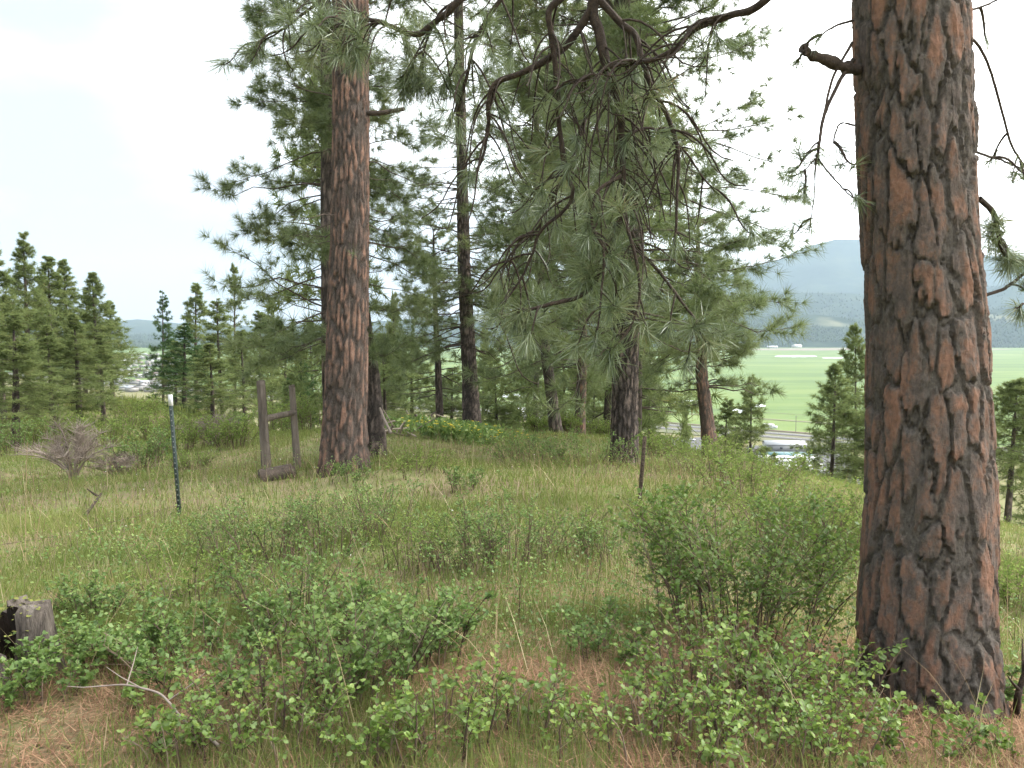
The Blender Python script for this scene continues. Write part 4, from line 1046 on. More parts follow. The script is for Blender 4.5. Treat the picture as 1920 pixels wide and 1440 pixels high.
GS = 'snowberry bushes in the foreground'
for i, (px, py, h, w, ns, nt, nl, lf, mat, pc, lab) in enumerate([
    (1385, 1185, 0.90, 1.45, 60, 14, 13, 0.028, 'leaf_bush', 0, 'large dense twiggy shrub left of the foreground trunk'),
    (1500, 1330, 0.405, 0.86, 33, 7, 8, 0.0252, 'leaf_snow', 90, 'bright leafy snowberry bush at the foot of the foreground trunk'),
    (1330, 1330, 0.423, 0.9, 33, 7, 8, 0.0252, 'leaf_snow', 90, 'bright snowberry bush in front of the large twiggy shrub'),
    (1230, 1420, 0.313, 0.72, 24, 6, 8, 0.0235, 'leaf_snow', 70, 'low snowberry bush at the bottom edge, below the large shrub'),
    (1420, 1430, 0.313, 0.79, 28, 6, 8, 0.0235, 'leaf_snow', 70, 'spreading snowberry bush at the bottom edge near the trunk'),
    (1560, 1425, 0.294, 0.6, 22, 6, 8, 0.0235, 'leaf_snow', 60, 'snowberry bush at the bottom edge, left of the needle litter'),
    (985, 1390, 0.294, 0.6, 17, 6, 7, 0.0235, 'leaf_snow', 60, 'sparse snowberry bush at bottom centre'),
    (830, 1400, 0.35, 0.66, 24, 6, 8, 0.0252, 'leaf_snow', 70, 'upright snowberry bush at the bottom, left of centre'),
    (690, 1420, 0.276, 0.54, 19, 6, 7, 0.0235, 'leaf_snow', 60, 'small snowberry bush right of the pale dead twig'),
    (500, 1400, 0.386, 0.74, 30, 7, 8, 0.0235, 'leaf_snow', 90, 'leafy snowberry bush behind the pale dead twig'),
    (360, 1430, 0.239, 0.48, 15, 6, 7, 0.0252, 'leaf_snow', 50, 'low snowberry sprigs at the bottom left, under the dead twig'),
    (270, 1330, 0.184, 0.3, 6, 5, 6, 0.0286, 'leaf_snow', 30, 'few-leaved sprig in the needle litter right of the stump'),
    (1730, 1425, 0.221, 0.54, 15, 6, 7, 0.0235, 'leaf_snow', 50, 'snowberry sprigs at the bottom edge below the foreground trunk'),
    (1890, 1420, 0.239, 0.54, 15, 6, 7, 0.0235, 'leaf_snow', 50, 'snowberry sprigs in the bottom right corner'),
    (1850, 1330, 0.3, 0.33, 11, 9, 11, 0.0291, 'leaf_dark', 0, 'leafy seedling growing against the right foot of the foreground trunk'),
    (620, 1290, 0.52, 1.31, 42, 10, 11, 0.0269, 'leaf_dark', 0, 'broad dark-stemmed bush left of centre with brown underside'),
    (760, 1230, 0.48, 1.06, 32, 10, 11, 0.0249, 'leaf_dark', 0, 'green bush right of the broad dark-stemmed one'),
    (400, 1270, 0.36, 1.06, 32, 9, 11, 0.0269, 'leaf_dark', 0, 'low green bush between the stump and the dark-stemmed bush'),
    (240, 1240, 0.3, 0.75, 22, 9, 11, 0.0269, 'leaf_dark', 0, 'low bush just right of the rotten stump'),
    (70, 1310, 0.26, 0.53, 17, 9, 11, 0.0269, 'leaf_dark', 0, 'leafy sprigs at the foot of the rotten stump'),
    (1130, 1230, 0.3, 0.62, 15, 8, 9, 0.0249, 'leaf_dark', 0, 'thin sprigs left of the large twiggy shrub'),
    (870, 1075, 0.62, 0.94, 22, 9, 11, 0.0209, 'leaf_dark', 0, 'airy bush with dark upright stem at centre'),
    (960, 1060, 0.62, 1.19, 32, 9, 11, 0.0209, 'leaf_dark', 0, 'airy reddish-based bush right of the dark upright stem'),
    (1060, 1040, 0.5, 0.88, 20, 8, 10, 0.0209, 'leaf_light', 0, 'pale airy bush left of the rusty post'),
    (1130, 1050, 0.45, 0.75, 20, 9, 11, 0.0209, 'leaf_dark', 0, 'green bush just left of the rusty post foot'),
    (1235, 1010, 0.5, 0.88, 25, 9, 11, 0.0209, 'leaf_light', 0, 'pale bush just right of the rusty post'),
    (430, 1050, 0.58, 0.75, 17, 9, 11, 0.0209, 'leaf_dark', 0, 'airy bush right of the white-tipped post'),
    (515, 1060, 0.62, 0.88, 20, 9, 11, 0.0209, 'leaf_dark', 0, 'dark-stemmed airy bush below the log chunk'),
    (610, 1040, 0.7, 1.12, 27, 9, 11, 0.0209, 'leaf_dark', 0, 'airy bush in front of the tall ponderosa base'),
    (700, 1010, 0.62, 1.12, 30, 9, 11, 0.0209, 'leaf_dark', 0, 'bush right of the one before the tall ponderosa'),
    (770, 1070, 0.5, 0.88, 22, 8, 10, 0.0209, 'leaf_light', 0, 'pale bush beside bent dry stalk, left of centre'),
    (560, 1160, 0.5, 1.0, 27, 9, 10, 0.0228, 'leaf_dark', 0, 'bush in the middle left behind the broad dark-stemmed one'),
    (360, 1130, 0.36, 0.88, 22, 8, 10, 0.0228, 'leaf_light', 0, 'pale low bush below the white-tipped post'),
    (180, 1160, 0.34, 0.62, 17, 9, 11, 0.0228, 'leaf_dark', 0, 'low green tussocky bush behind the stump'),
    (1480, 1010, 0.7, 1.62, 37, 10, 11, 0.0247, 'leaf_light', 0, 'yellow-green bush behind the large twiggy shrub'),
    (1575, 1060, 0.75, 1.25, 27, 10, 11, 0.0247, 'leaf_light', 0, 'yellow-green bush close left of the foreground trunk'),
    (1400, 930, 0.7, 1.88, 37, 10, 11, 0.0285, 'leaf_light', 0, 'pale bush on the right brow below the pinkish trunk'),
    (1310, 890, 0.7, 2.0, 37, 10, 11, 0.0285, 'leaf_light', 0, 'pale bush right of the big grey trunk'),
    (1100, 870, 0.6, 2.25, 37, 9, 10, 0.0285, 'leaf_dark', 0, 'low brownish bush on the knoll left of the big grey trunk'),
    (1000, 868, 0.6, 2.0, 37, 9, 10, 0.0285, 'leaf_dark', 0, 'low bush on the knoll below the leaning trunk'),
    (870, 920, 0.4, 0.62, 15, 9, 11, 0.0247, 'leaf_dark', 0, 'small dark bush on the pale grass patch'),
    (1440, 900, 0.55, 1.5, 30, 9, 11, 0.0285, 'leaf_light', 0, 'yellow-green bush at the brow edge by the sapling'),
    (660, 900, 0.3, 0.88, 17, 9, 11, 0.0229, 'leaf_dark', 0, 'low green sprigs at the foot of the tall ponderosa'),
    (780, 890, 0.4, 1.25, 25, 9, 10, 0.0247, 'leaf_light', 0, 'pale low bush right of the tall ponderosa'),
    (1700, 1050, 0.6, 1.5, 25, 9, 11, 0.0267, 'leaf_light', 0, 'pale bush hidden behind the foreground trunk'),
    (1895, 1130, 0.5, 1.12, 25, 9, 10, 0.0291, 'leaf_light', 0, 'pale bush at the right edge behind the trunk')]):
    gy_ = gp(px, py)
    shrub('snowberry_bush' if mat == 'leaf_snow' else 'shrub', lab, gy_, h, w, ns, nt, nl, lf, 300 + i, mat, group=GS if mat == 'leaf_snow' else 'wild bushes on the hilltop', pieces=pc,
          stemr=0.004 if mat == 'leaf_snow' else 0.0042, low=0.2, spread=0.72 if mat == 'leaf_snow' else 0.62)
# shrubs of the left-hand terrace
for i, (px, Y, h, w, mat, nl, lf, lab) in enumerate([
    (262, 17, 0.95, 1.6, 'leaf_dark', 8, 0.05, 'dark-stemmed green bush left of the white-tipped post'),
    (345, 20, 1.0, 1.8, 'leaf_light', 8, 0.05, 'soft green bush right of the white-tipped post'),
    (205, 24, 1.1, 2.2, 'leaf_light', 8, 0.055, 'light green bush behind the bare grey shrub'),
    (440, 19, 0.9, 1.6, 'leaf_light', 8, 0.05, 'light bush left of the wooden fence brace'),
    (585, 24, 1.35, 2.0, 'leaf_light', 8, 0.06, 'bright leafy bush between fence brace and ponderosa'),
    (530, 27, 1.4, 2.2, 'leaf_light', 8, 0.06, 'bright leafy bush seen through the fence brace'),
    (20, 22, 1.2, 2.4, 'leaf_dark', 8, 0.055, 'green thicket at the left edge below the pines'),
    (110, 27, 1.2, 2.5, 'leaf_light', 8, 0.06, 'pale thicket under the tallest left spire'),
    (255, 34, 1.3, 2.6, 'leaf_light', 7, 0.065, 'small bright bush on the reddish bank by the gap'),
    (300, 27, 1.2, 2.2, 'leaf_light', 7, 0.06, 'pale bush between the grove and the dark fir'),
    (420, 26, 0.9, 2.0, 'leaf_dark', 7, 0.06, 'bush under the grey-green young pine'),
    (360, 15, 0.5, 1.0, 'leaf_light', 8, 0.035, 'low bush on the terrace right of the post'),
    (655, 25, 1.2, 2.0, 'leaf_light', 7, 0.06, 'bush right behind the tall ponderosa'),
    (1010, 24, 0.7, 1.4, 'leaf_light', 8, 0.05, 'small bush on the crest between trunks'),
    (1065, 22.5, 0.8, 0.9, 'leaf_light', 8, 0.05, 'leafy bush at the feet of the two crest trunks'),
    (1130, 24, 0.8, 1.4, 'leaf_light', 8, 0.05, 'bush on the crest left of the big grey trunk'),
    (1240, 18, 0.6, 1.5, 'leaf_light', 8, 0.045, 'bush behind the big grey trunk on the brow')]):
    shrub('shrub', lab, gpx(px, Y), h, w, 34, 9, nl, lf, 400 + i, mat, group='wild bushes on the hilltop', stemr=0.008, low=0.2, spread=0.6)
for i, (px, Y, h, w, lab) in enumerate([(138, 15.8, 1.1, 1.9, 'bare grey spreading shrub with thick crooked stem, far left'),
                                        (398, 21, 0.9, 1.6, 'bare greyish shrub between the two posts, behind the grass'),
                                        (215, 16.5, 0.55, 1.1, 'low bare grey twigs right of the spreading grey shrub')]):
    shrub('bare_shrub', lab, gpx(px, Y), h, w, 30 if i else 22, 60, 0, 0, 450 + i, stemr=0.020 if i == 0 else 0.010, stemmat='grey_twig', umb=True, spread=0.05, low=0.42, group='leafless grey shrubs')

# ------------------------------------------------------------------ grass, straw, needle litter, small plants
def scatter(n_, ymin, ymax, power, g, margin=1.4):
    """points spread over the ground in front of the camera, thinning with distance"""
    u = g.random(n_)
    k = 2 - power
    y = (ymin ** k + u * (ymax ** k - ymin ** k)) ** (1 / k)
    x = g.uniform(-1, 1, n_) * (0.70 * y + margin)
    return x, y
def blades(name, n_, ymin, ymax, power, hgt, wid, lean, mat, label, seed, dens=None, tone=None, cat='grass', droop=0.5, lift=0.0, grow=0.02, one=False):
    g = np.random.default_rng(seed)
    x, y = scatter(n_, ymin, ymax, power, g)
    if dens is not None:
        kp = g.random(n_) < dens(x, y); x, y = x[kp], y[kp]
    # keep off the trunk feet
    for q, rr in (((fb[0], fb[1]), 0.33),):
        kp = np.hypot(x - q[0], y - q[1]) > rr; x, y = x[kp], y[kp]
    k = len(x); z = gz(x, y) - 0.005 + lift * g.random(k)
    p = np.stack([x, y, z], 1)
    a = g.uniform(0, 2 * math.pi, k)
    sc = 1 + grow * y
    h = hgt * g.uniform(0.45, 1.25, k) * sc ** 0.5 * (0.45 + 1.1 * fbm(x * 1.6 + 2, y * 1.6 + 7, 121, 3))
    ln = lean * g.uniform(0.2, 1.2, k)
    d = np.stack([np.cos(a) * ln, np.sin(a) * ln, np.ones(k)], 1); d = nrm(d)
    s = nrm(np.stack([-np.sin(a + g.normal(0, 0.8, k)), np.cos(a), np.zeros(k)], 1)) * (wid * g.uniform(0.6, 1.2, k) * sc / 2)[:, None]
    m_ = p + d * (h * 0.55)[:, None]
    d2 = nrm(d + np.stack([np.cos(a), np.sin(a), np.zeros(k)], 1) * (droop * g.random(k))[:, None] - np.array([0, 0, 0.3 * droop]))
    tip = m_ + d2 * (h * 0.5)[:, None]
    if one:
        r = g.random(k) if tone is None else np.clip(tone(x, y) + g.normal(0, 0.16, k), 0, 1)
        mb = MB(); mb.add(np.stack([p - s, p + s, tip], 1).reshape(-1, 3), t=np.arange(k * 3).reshape(-1, 3), r=np.repeat(r, 3))
        tag(mb.build(name, M[mat]), label, cat, kind='stuff'); return k
    v = np.stack([p - s, p + s, m_ - s * 0.7, m_ + s * 0.7, tip], 1).reshape(-1, 3)
    b = (np.arange(k) * 5)[:, None]
    t = np.concatenate([b + np.array([[0, 1, 3]]), b + np.array([[0, 3, 2]]), b + np.array([[2, 3, 4]])], 0)
    r = g.random(k) if tone is None else np.clip(tone(x, y) + g.normal(0, 0.16, k), 0, 1)
    mb = MB(); mb.add(v, t=t, r=np.repeat(r, 5))
    o = mb.build(name, M[mat]); tag(o, label, cat, kind='stuff')
    return k
def near_litter(x, y):      # bare needle carpet: bottom of the picture and round the big trunk
    pat = sstep(0.42, 0.58, fbm(x * 1.3 + 17, y * 1.3 + 3, 33, 3) + 0.10 * (x < -1.2))
    return np.clip((1 - sstep(3.4, 4.8, y)) * (0.15 + 0.85 * pat) + 1.2 * np.exp(-((x - fb[0]) ** 2 + (y - fb[1]) ** 2) / 0.9), 0, 1)
patch = lambda x, y: fbm(x * 0.55 + 30, y * 0.55 + 8, 61, 3)
gden = lambda x, y: np.clip((0.30 + 1.35 * (patch(x, y) - 0.25)) * (1 - 0.80 * near_litter(x, y)), 0.04, 1)
gtone = lambda x, y: 0.05 + 0.80 * fbm(x * 0.35 + 3, y * 0.35, 71, 3)
blades('grass', 70000, 2.2, 5, 1.0, 0.13, 0.0042, 0.5, 'grass', 'fine green grass close to the camera', 500, gden, gtone)
blades('grass', 95000, 4.6, 9.5, 1.0, 0.13, 0.0062, 0.5, 'grass', 'green grass over the near hilltop', 503, gden, gtone, one=True)
blades('grass', 200000, 8, 30, 0.75, 0.125, 0.011, 0.5, 'grass', 'soft yellow-green grass over the knoll and slopes', 501, lambda x, y: np.clip(0.55 + 1.0 * (patch(x, y) - 0.3), 0.15, 1), gtone, one=True)
blades('grass', 70000, 26, 60, 0.6, 0.34, 0.035, 0.5, 'grass', 'distant grass on the left terrace', 502, lambda x, y: (x < 12) * 1.0, gtone, one=True)
sden = lambda x, y: np.clip(0.06 + 2.0 * (fbm(x * 0.9 + 60, y * 0.9 + 20, 81, 3) - 0.43), 0.04, 1)
blades('dry_grass', 90000, 2.4, 14, 0.9, 0.17, 0.0045, 2.2, 'straw', 'matted dry straw among the green grass', 510, sden, None, one=True)
blades('dry_grass', 60000, 8, 26, 0.7, 0.15, 0.009, 1.8, 'straw', 'pale dry straw on the knoll', 512, lambda x, y: np.clip(1.6 * (fbm(x * 0.5 + 44, y * 0.5 + 9, 83, 3) - 0.46), 0.02, 1), None, one=True)
blades('dry_grass', 2600, 3.0, 16, 0.6, 0.45, 0.005, 0.8, 'straw', 'scattered tall dry grass stalks', 511, None, None, droop=0.4)
blades('needle_litter', 130000, 2.0, 6.5, 1.3, 0.17, 0.0044, 9.0, 'litter', 'carpet of fallen brown pine needles in the foreground', 520, lambda x, y: np.clip(0.15 + near_litter(x, y), 0, 1), None, cat='needle litter', droop=0.1, lift=0.03, grow=0, one=True)
blades('needle_litter', 36000, 5, 18, 0.8, 0.16, 0.006, 7.0, 'litter', 'thin brown needle litter between the bushes', 521, lambda x, y: np.clip(1.6 * (fbm(x * 0.6 + 90, y * 0.6, 91, 3) - 0.40) + 0.8 * np.exp(-((x - 2.2) ** 2 + (y - 14.6) ** 2) / 1.2), 0, 1), None, cat='needle litter', droop=0.1, lift=0.03, grow=0, one=True)

def ground_leaves(name, n_, ymin, ymax, power, size, mat, label, seed, dens, hmax, ratio=0.75):
    g = np.random.default_rng(seed)
    x, y = scatter(n_, ymin, ymax, power, g)
    kp = g.random(n_) < dens(x, y); x, y = x[kp], y[kp]; k = len(x)
    z = gz(x, y) + hmax * g.random(k) ** 1.5
    d = nrm(np.stack([g.normal(size=k), g.normal(size=k), g.normal(0.2, 0.4, k)], 1)); up = nrm(np.array([0, 0, 1.0]) + g.normal(0, 0.4, (k, 3)))
    mb = MB(); ovals(mb, np.stack([x, y, z], 1), d, up, size * g.uniform(0.6, 1.2, k) * (1 + 0.03 * y), ratio, g, g.random(k), lod=True)
    tag(mb.build(name, M[mat]), label, 'ground cover', kind='stuff')
lden = lambda x, y: np.clip(2.8 * (fbm(x * 0.9 + 11, y * 0.9 + 40, 95, 3) - 0.40), 0.03, 1)
ground_leaves('ground_cover', 52000, 2.2, 8, 1.0, 0.024, 'leaf_dark', 'small-leaved green ground cover near the camera', 530, lambda x, y: lden(x, y) * sstep(3.3, 4.4, y), 0.26)
ground_leaves('ground_cover', 60000, 6, 24, 0.75, 0.024, 'leaf_light', 'pale small-leaved ground cover over the knoll', 531, lambda x, y: lden(x * 1.3, y * 1.3), 0.30)
ground_leaves('white_flowers', 420, 4, 24, 0.6, 0.016, 'flower_w', 'tiny white flowers dotted in the grass', 532, lambda x, y: np.ones_like(x), 0.22, 0.9)

scr = lambda x, y: np.clip(3.0 * (fbm(x * 0.8 + 71, y * 0.8 + 55, 101, 3) - 0.44), 0, 1)
blades('low_scrub', 16000, 4.2, 20, 0.8, 0.36, 0.0040, 0.45, 'stem', 'thin reddish-brown twigs of low scrub standing in the grass', 535, scr, None, cat='scrub', droop=0.3)
ground_leaves('low_scrub', 60000, 4.2, 20, 0.85, 0.021, 'leaf_dark', 'wispy green leaf sprays of the low scrub in the middle ground', 536, scr, 0.42)
ground_leaves('bark_flakes', 2600, 2.4, 6.0, 1.2, 0.045, 'litter', 'shed bark flakes lying in the needle litter', 537, lambda x, y: np.clip(0.04 + 1.6 * np.exp(-((x - fb[0]) ** 2 + (y - fb[1]) ** 2) / 0.5), 0, 1), 0.02, 0.7)

# yellow-flowered patch below the dark straight pine
g = np.random.default_rng(540)
k = 420
px_ = g.normal(855, 52, k); Y_ = g.uniform(16.5, 19.2, k)
pp = np.array([gpx(a, b_) for a, b_ in zip(px_, Y_)])
fl = thing('balsamroot_patch', 'patch of yellow-flowered leafy plants at the foot of the dark straight pine', 'flowers', pp.mean(0))
mb = MB(); n4 = 9
P4 = np.repeat(pp, n4, 0); P4[:, 2] += g.random(len(P4)) * 0.28; P4[:, :2] += g.normal(0, 0.08, (len(P4), 2))
ovals(mb, P4, nrm(g.normal(size=(len(P4), 3)) + [0, 0, 0.7]), nrm(np.array([0, 0, 1.0]) + g.normal(0, 0.5, (len(P4), 3))), g.uniform(0.08, 0.15, len(P4)), 0.5, g, g.random(len(P4)), lod=True)
mb.build('foliage', M['leaf_dark'], fl)['kind'] = 'stuff'
mb = MB(); P5 = pp[:260].copy(); P5[:, 2] += g.uniform(0.12, 0.34, len(P5))
for t_ in range(5):
    a = t_ * 2 * math.pi / 5
    ovals(mb, P5, np.tile([math.cos(a), math.sin(a), 0.25], (len(P5), 1)) + g.normal(0, 0.15, (len(P5), 3)), np.tile([0, -0.6, 0.8], (len(P5), 1)), np.full(len(P5), 0.034), 0.6, g, g.random(len(P5)))
mb.build('petals', M['flower_y'], fl)['kind'] = 'stuff'

# ------------------------------------------------------------------ fence, stump, logs, sticks
def tpost(label, top, bot, whitetip, mat):
    base = gp(*bot[:2]) if len(bot) == 2 else gpx(bot[0], bot[2])
    Y = base[1]; tp = P(top[0], top[1], Y)
    root = thing('fence_post', label, 'fence post', base)
    ax = nrm(tp - base); L = np.linalg.norm(tp - base)
    ex = nrm(np.cross(np.array([0.35, 1, 0]), ax)); ey = np.cross(ax, ex)
    def bar(mb, c0, c1, hw, hd, a0, a1):
        v = []
        for s in (a0, a1):
            for i, j in ((-1, -1), (1, -1), (1, 1), (-1, 1)):
                v.append(base + ax * s + ex * (c0 + i * hw) + ey * (c1 + j * hd))
        mb.add(v, q=[[0, 1, 2, 3], [7, 6, 5, 4], [0, 4, 5, 1], [1, 5, 6, 2], [2, 6, 7, 3], [3, 7, 4, 0]])
    cut = L - 0.13 if whitetip else L
    mb = MB(); bar(mb, 0, 0, 0.021, 0.003, -0.25, cut); bar(mb, 0, 0.0205, 0.003, 0.017, -0.25, cut - 0.002)
    mb.build('shaft', M[mat], root)
    if whitetip:
        mb = MB(); bar(mb, 0, 0, 0.0225, 0.0042, cut + 0.001, L); bar(mb, 0, 0.0225, 0.004, 0.018, cut + 0.001, L - 0.002); mb.build('painted_tip', M['post_white'], root)
    mb = MB(); s = 0.05
    while s < cut - 0.03:
        bar(mb, 0.006, -0.0095, 0.007, 0.0062, s, s + 0.016); s += 0.062
    o = mb.build('studs', M['stud' if whitetip else mat], root); o['kind'] = 'stuff'
    return root, base, tp
tp1 = tpost('studded dark green steel fence post with a white tip, standing at left', (318, 740), (336, 967), True, 'post_green')
tp2 = tpost('short rusty steel fence post in front of the big grey trunk', (1209, 818), (1197, 968), False, 'post_rust')

def rough_post(mb, a, b_, r0, r1, seed, k=14, n_=30, jag=0.03):
    t = np.linspace(0, 1, n_)[:, None]; c = np.asarray(a) * (1 - t) + np.asarray(b_) * t
    ax = nrm(np.asarray(b_) - np.asarray(a)); ex = nrm(np.cross([0.1, 1, 0.05], ax)); ey = np.cross(ax, ex)
    an = np.arange(k) * 2 * math.pi / k
    A, Hh = np.meshgrid(an, np.linspace(0, 1, n_))
    R = (r0 + (r1 - r0) * Hh) * (1 + 0.22 * (fbm(np.cos(A) * 3 + seed, np.sin(A) * 3 + Hh * 1.5, seed, 3) - 0.5) + 0.14 * (vnoise(A * 4, Hh * 3, seed + 2) - 0.5))
    V = c[:, None] + (ex[None, None] * np.cos(A)[..., None] + ey[None, None] * np.sin(A)[..., None]) * R[..., None]
    V[-1] += ax * (vnoise(an * 2.2, an * 0, seed + 4) * jag)[:, None]
    V = V.reshape(-1, 3); e = len(V)
    q = surf_quads(n_, k)
    V = np.vstack([V, c[-1] - ax * jag * 0.2, c[0]])
    T = [[e - k + i, e - k + (i + 1) % k, e] for i in range(k)] + [[(i + 1) % k, i, e + 1] for i in range(k)]
    mb.add(V, t=T, q=q)
w1, w2 = gpx(502, 12.6), gpx(560, 13.6)
br = thing('fence_brace', 'weathered wooden fence brace, two leaning posts joined by a rail', 'fence', w1)
t1, t2 = P(489, 716, 12.6), P(547, 724, 13.6)
mb = MB(); rough_post(mb, w1 - [0, 0, 0.3], t1, 0.080, 0.066, 3); mb.build('post', M['post_wood'], br, True)
mb = MB(); rough_post(mb, w2 - [0, 0, 0.3], t2, 0.064, 0.052, 8); mb.build('post', M['post_wood'], br, True)
mb = MB(); rough_post(mb, P(497, 785, 12.66), P(551, 773, 13.56), 0.052, 0.045, 12); mb.build('rail', M['post_wood'], br, True)

def wire(label, pts, seed, r=0.0022, barbs=True):
    g = np.random.default_rng(seed); c = catmull(pts, 10)
    root = thing('barbed_wire', label, 'wire', c[0])
    mb = MB(); mb.tubes(c, np.full(len(c), r), 4); mb.build('strand', M['wire'], root)
    if barbs:
        mb = MB(); d = np.concatenate([[0], np.cumsum(np.linalg.norm(np.diff(c, axis=0), axis=1))])
        for s in np.arange(0.06, d[-1], 0.13):
            p = np.array([np.interp(s, d, c[:, i]) for i in range(3)])
            for _ in range(2):
                v = nrm(g.normal(size=3)) * 0.018; mb.tubes(np.array([p - v, p + v]), np.array([r * 0.9, r * 0.5]), 3)
        mb.build('barbs', M['wire'], root)['kind'] = 'stuff'
wire('slack rusty barbed wire running from the white-tipped post to the left edge', [P(-60, 1032, 7.0), P(60, 1012, 7.4), P(130, 1000, 7.7), P(215, 978, 8.2), P(280, 962, 8.8), P(332, 948, 9.15)], 1)
wire('thin wire from the white-tipped post to the fence brace', [P(329, 880, 9.15), P(400, 878, 10.6), P(470, 868, 12.0), P(500, 858, 12.55)], 2, 0.0015, False)
wire('loose bent wire hanging on the fence brace', [P(492, 822, 12.5), P(505, 832, 12.45), P(520, 842, 12.4), P(512, 852, 12.4), P(496, 850, 12.5)], 3, 0.002, False)

# rotten hollow stump at the left edge
sc_ = gpx(-30, 3.7); sc_[2] += 0.0
st = thing('tree_stump', 'rotten hollow grey stump with mossy rim at the left edge', 'stump', sc_)
k, n_ = 96, 30
an = np.arange(k) * 2 * math.pi / k
A, T_ = np.meshgrid(an, np.linspace(0, 1, n_))
topz = 0.37 + 0.05 * np.sin(2 * an + 0.6) + 0.16 * (vnoise(an * 3.2, an * 0, 5) - 0.5) + 0.05 * (vnoise(an * 11, an * 0, 6) - 0.5)
gap = np.exp(-((np.mod(an - math.radians(344) + math.pi, 2 * math.pi) - math.pi) / 0.26) ** 4)      # opening towards the camera
gap2 = np.exp(-((np.mod(an - math.radians(318) + math.pi, 2 * math.pi) - math.pi) / 0.07) ** 4)
topz = topz * (1 - 0.86 * gap) * (1 - 0.55 * gap2)
def stump_shell(r0, rt, sgn):
    R = (r0 * (1 - T_) ** 1.0 + rt * T_) * (1 + 0.10 * np.sin(3 * A + 1) + 0.05 * np.sin(5 * A)) + sgn * 0.018 * (fbm(np.cos(A) * 9 + 2, np.sin(A) * 9 + T_ * 1.2, 15, 4) - 0.5) * 2 + 0.05 * np.exp(-T_ * 6) * (sgn > 0)
    return np.stack([sc_[0] + np.cos(A) * R, sc_[1] + np.sin(A) * R, sc_[2] - 0.06 + T_ * topz[None] + 0 * A], -1)
Vo, Vi = stump_shell(0.30, 0.255, 1), stump_shell(0.235, 0.15, -1)
V = np.vstack([Vo.reshape(-1, 3), Vi.reshape(-1, 3)])
q1 = surf_quads(n_, k); q2 = surf_quads(n_, k)[:, ::-1] + n_ * k
io = (n_ - 1) * k + np.arange(k); ii_ = io + n_ * k
q3 = np.stack([io, np.roll(io, -1), np.roll(ii_, -1), ii_], -1)
mesh_object('shell', V, np.zeros((0, 3), int), np.vstack([q1, q3]), M['stump_wood'], st, smooth=True)
M['rot_shade'] = noise_mat('shaded_rotten_heartwood', [(0.3, (0.012, 0.009, 0.007)), (0.7, (0.045, 0.032, 0.024))], 20, stretch=(1, 1, 0.2), bump=0.8)  # rotten inner wood, colour darkened to carry the shade of the cavity
mesh_object('hollow', Vi.reshape(-1, 3), np.zeros((0, 3), int), surf_quads(n_, k)[:, ::-1], M['rot_shade'], st, smooth=True)
mb = MB(); g = np.random.default_rng(9)
ri = g.integers(0, k, 260); keep = gap[ri] < 0.3; ri = ri[keep]
pm_ = (Vo[-1][ri] * 0.5 + Vi[-1][ri] * 0.5) + g.normal(0, 0.03, (len(ri), 3)) * [1, 1, 0.15]
ovals(mb, pm_, nrm(g.normal(size=(len(ri), 3)) * [1, 1, 0.3]), np.tile([0, 0, 1.0], (len(ri), 1)) + g.normal(0, .3, (len(ri), 3)), g.uniform(0.01, 0.03, len(ri)), 0.9, g, g.random(len(ri)))
mb.build('moss', M['moss'], st)['kind'] = 'stuff'

mb = MB(); a_, b_ = P(487, 897, 11.2), P(546, 884, 11.4)
rough_post(mb, a_, b_, 0.125, 0.115, 31, jag=0.08)
lg = mb.build('log', M['branch'], None, True); tag(lg, 'short dark log chunk lying below the wooden fence brace', 'log')

def stick(name, label, pts, r0, r1, mat, seed, forks=3):
    g = np.random.default_rng(seed); c = catmull(pts, 6)
    mb = MB(); mb.tubes(c, np.linspace(r0, r1, len(c)) * (1 + 0.2 * (vnoise(np.arange(len(c)) * 0.9, np.zeros(len(c)), seed) - 0.5)), 6)
    for _ in range(forks):
        i = int(g.integers(len(c) // 3, len(c))); d = nrm(c[min(i, len(c) - 1)] - c[i - 1] + g.normal(0, 0.6, 3) + [0, 0, 0.3])
        mb.tubes(np.array([c[i], c[i] + d * 0.1, c[i] + d * 0.17 + [0, 0, 0.01]]), np.array([r1 * 1.1, r1 * 0.8, r1 * 0.4]), 4)
    tag(mb.build(name, M[mat], None, True), label, 'stick')
stick('dead_branch', 'pale bleached dead twig arching over the needle litter, bottom left', [P(410, 1398, 2.95), P(380, 1372, 3.0), P(345, 1350, 3.05), P(318, 1318, 3.1), P(298, 1300, 3.15), P(265, 1290, 3.2), P(232, 1284, 3.25), P(195, 1286, 3.3)], 0.0065, 0.003, 'grey_twig', 4, 4)
stick('dead_branch', 'dark fallen stick in the grass left of the white-tipped post', [gp(160, 972) + [0, 0, 0.03], gp(178, 958) + [0, 0, 0.10], gp(190, 950) + [0, 0, 0.16]], 0.02, 0.015, 'twig', 5, 1)
stick('dead_branch', 'dark twisted root or branch at the right edge by the trunk foot', [gp(1905, 1345) + [0, 0, -0.02], P(1908, 1310, 3.5), P(1914, 1285, 3.5), P(1925, 1250, 3.5), P(1945, 1190, 3.5)], 0.018, 0.008, 'twig', 6, 4)
stick('dry_stalk', 'bent pale grass stalk like an inverted V, left of centre', [gp(655, 1040), P(672, 995, 7.0), P(696, 962, 7.0), P(740, 1000, 6.9), P(805, 1075, 6.8)], 0.004, 0.0025, 'straw', 7, 0)
stick('dry_stalk', 'tall thin pale stalk at the far left', [gp(48, 1070), P(48, 960, 6.6), P(51, 830, 6.6)], 0.003, 0.002, 'straw', 8, 0)
stick('dry_stalk', 'thin slanting pale stalk right of the tall one, far left', [gp(62, 1050), P(76, 960, 7.0), P(85, 905, 7.0)], 0.003, 0.002, 'straw', 9, 0)
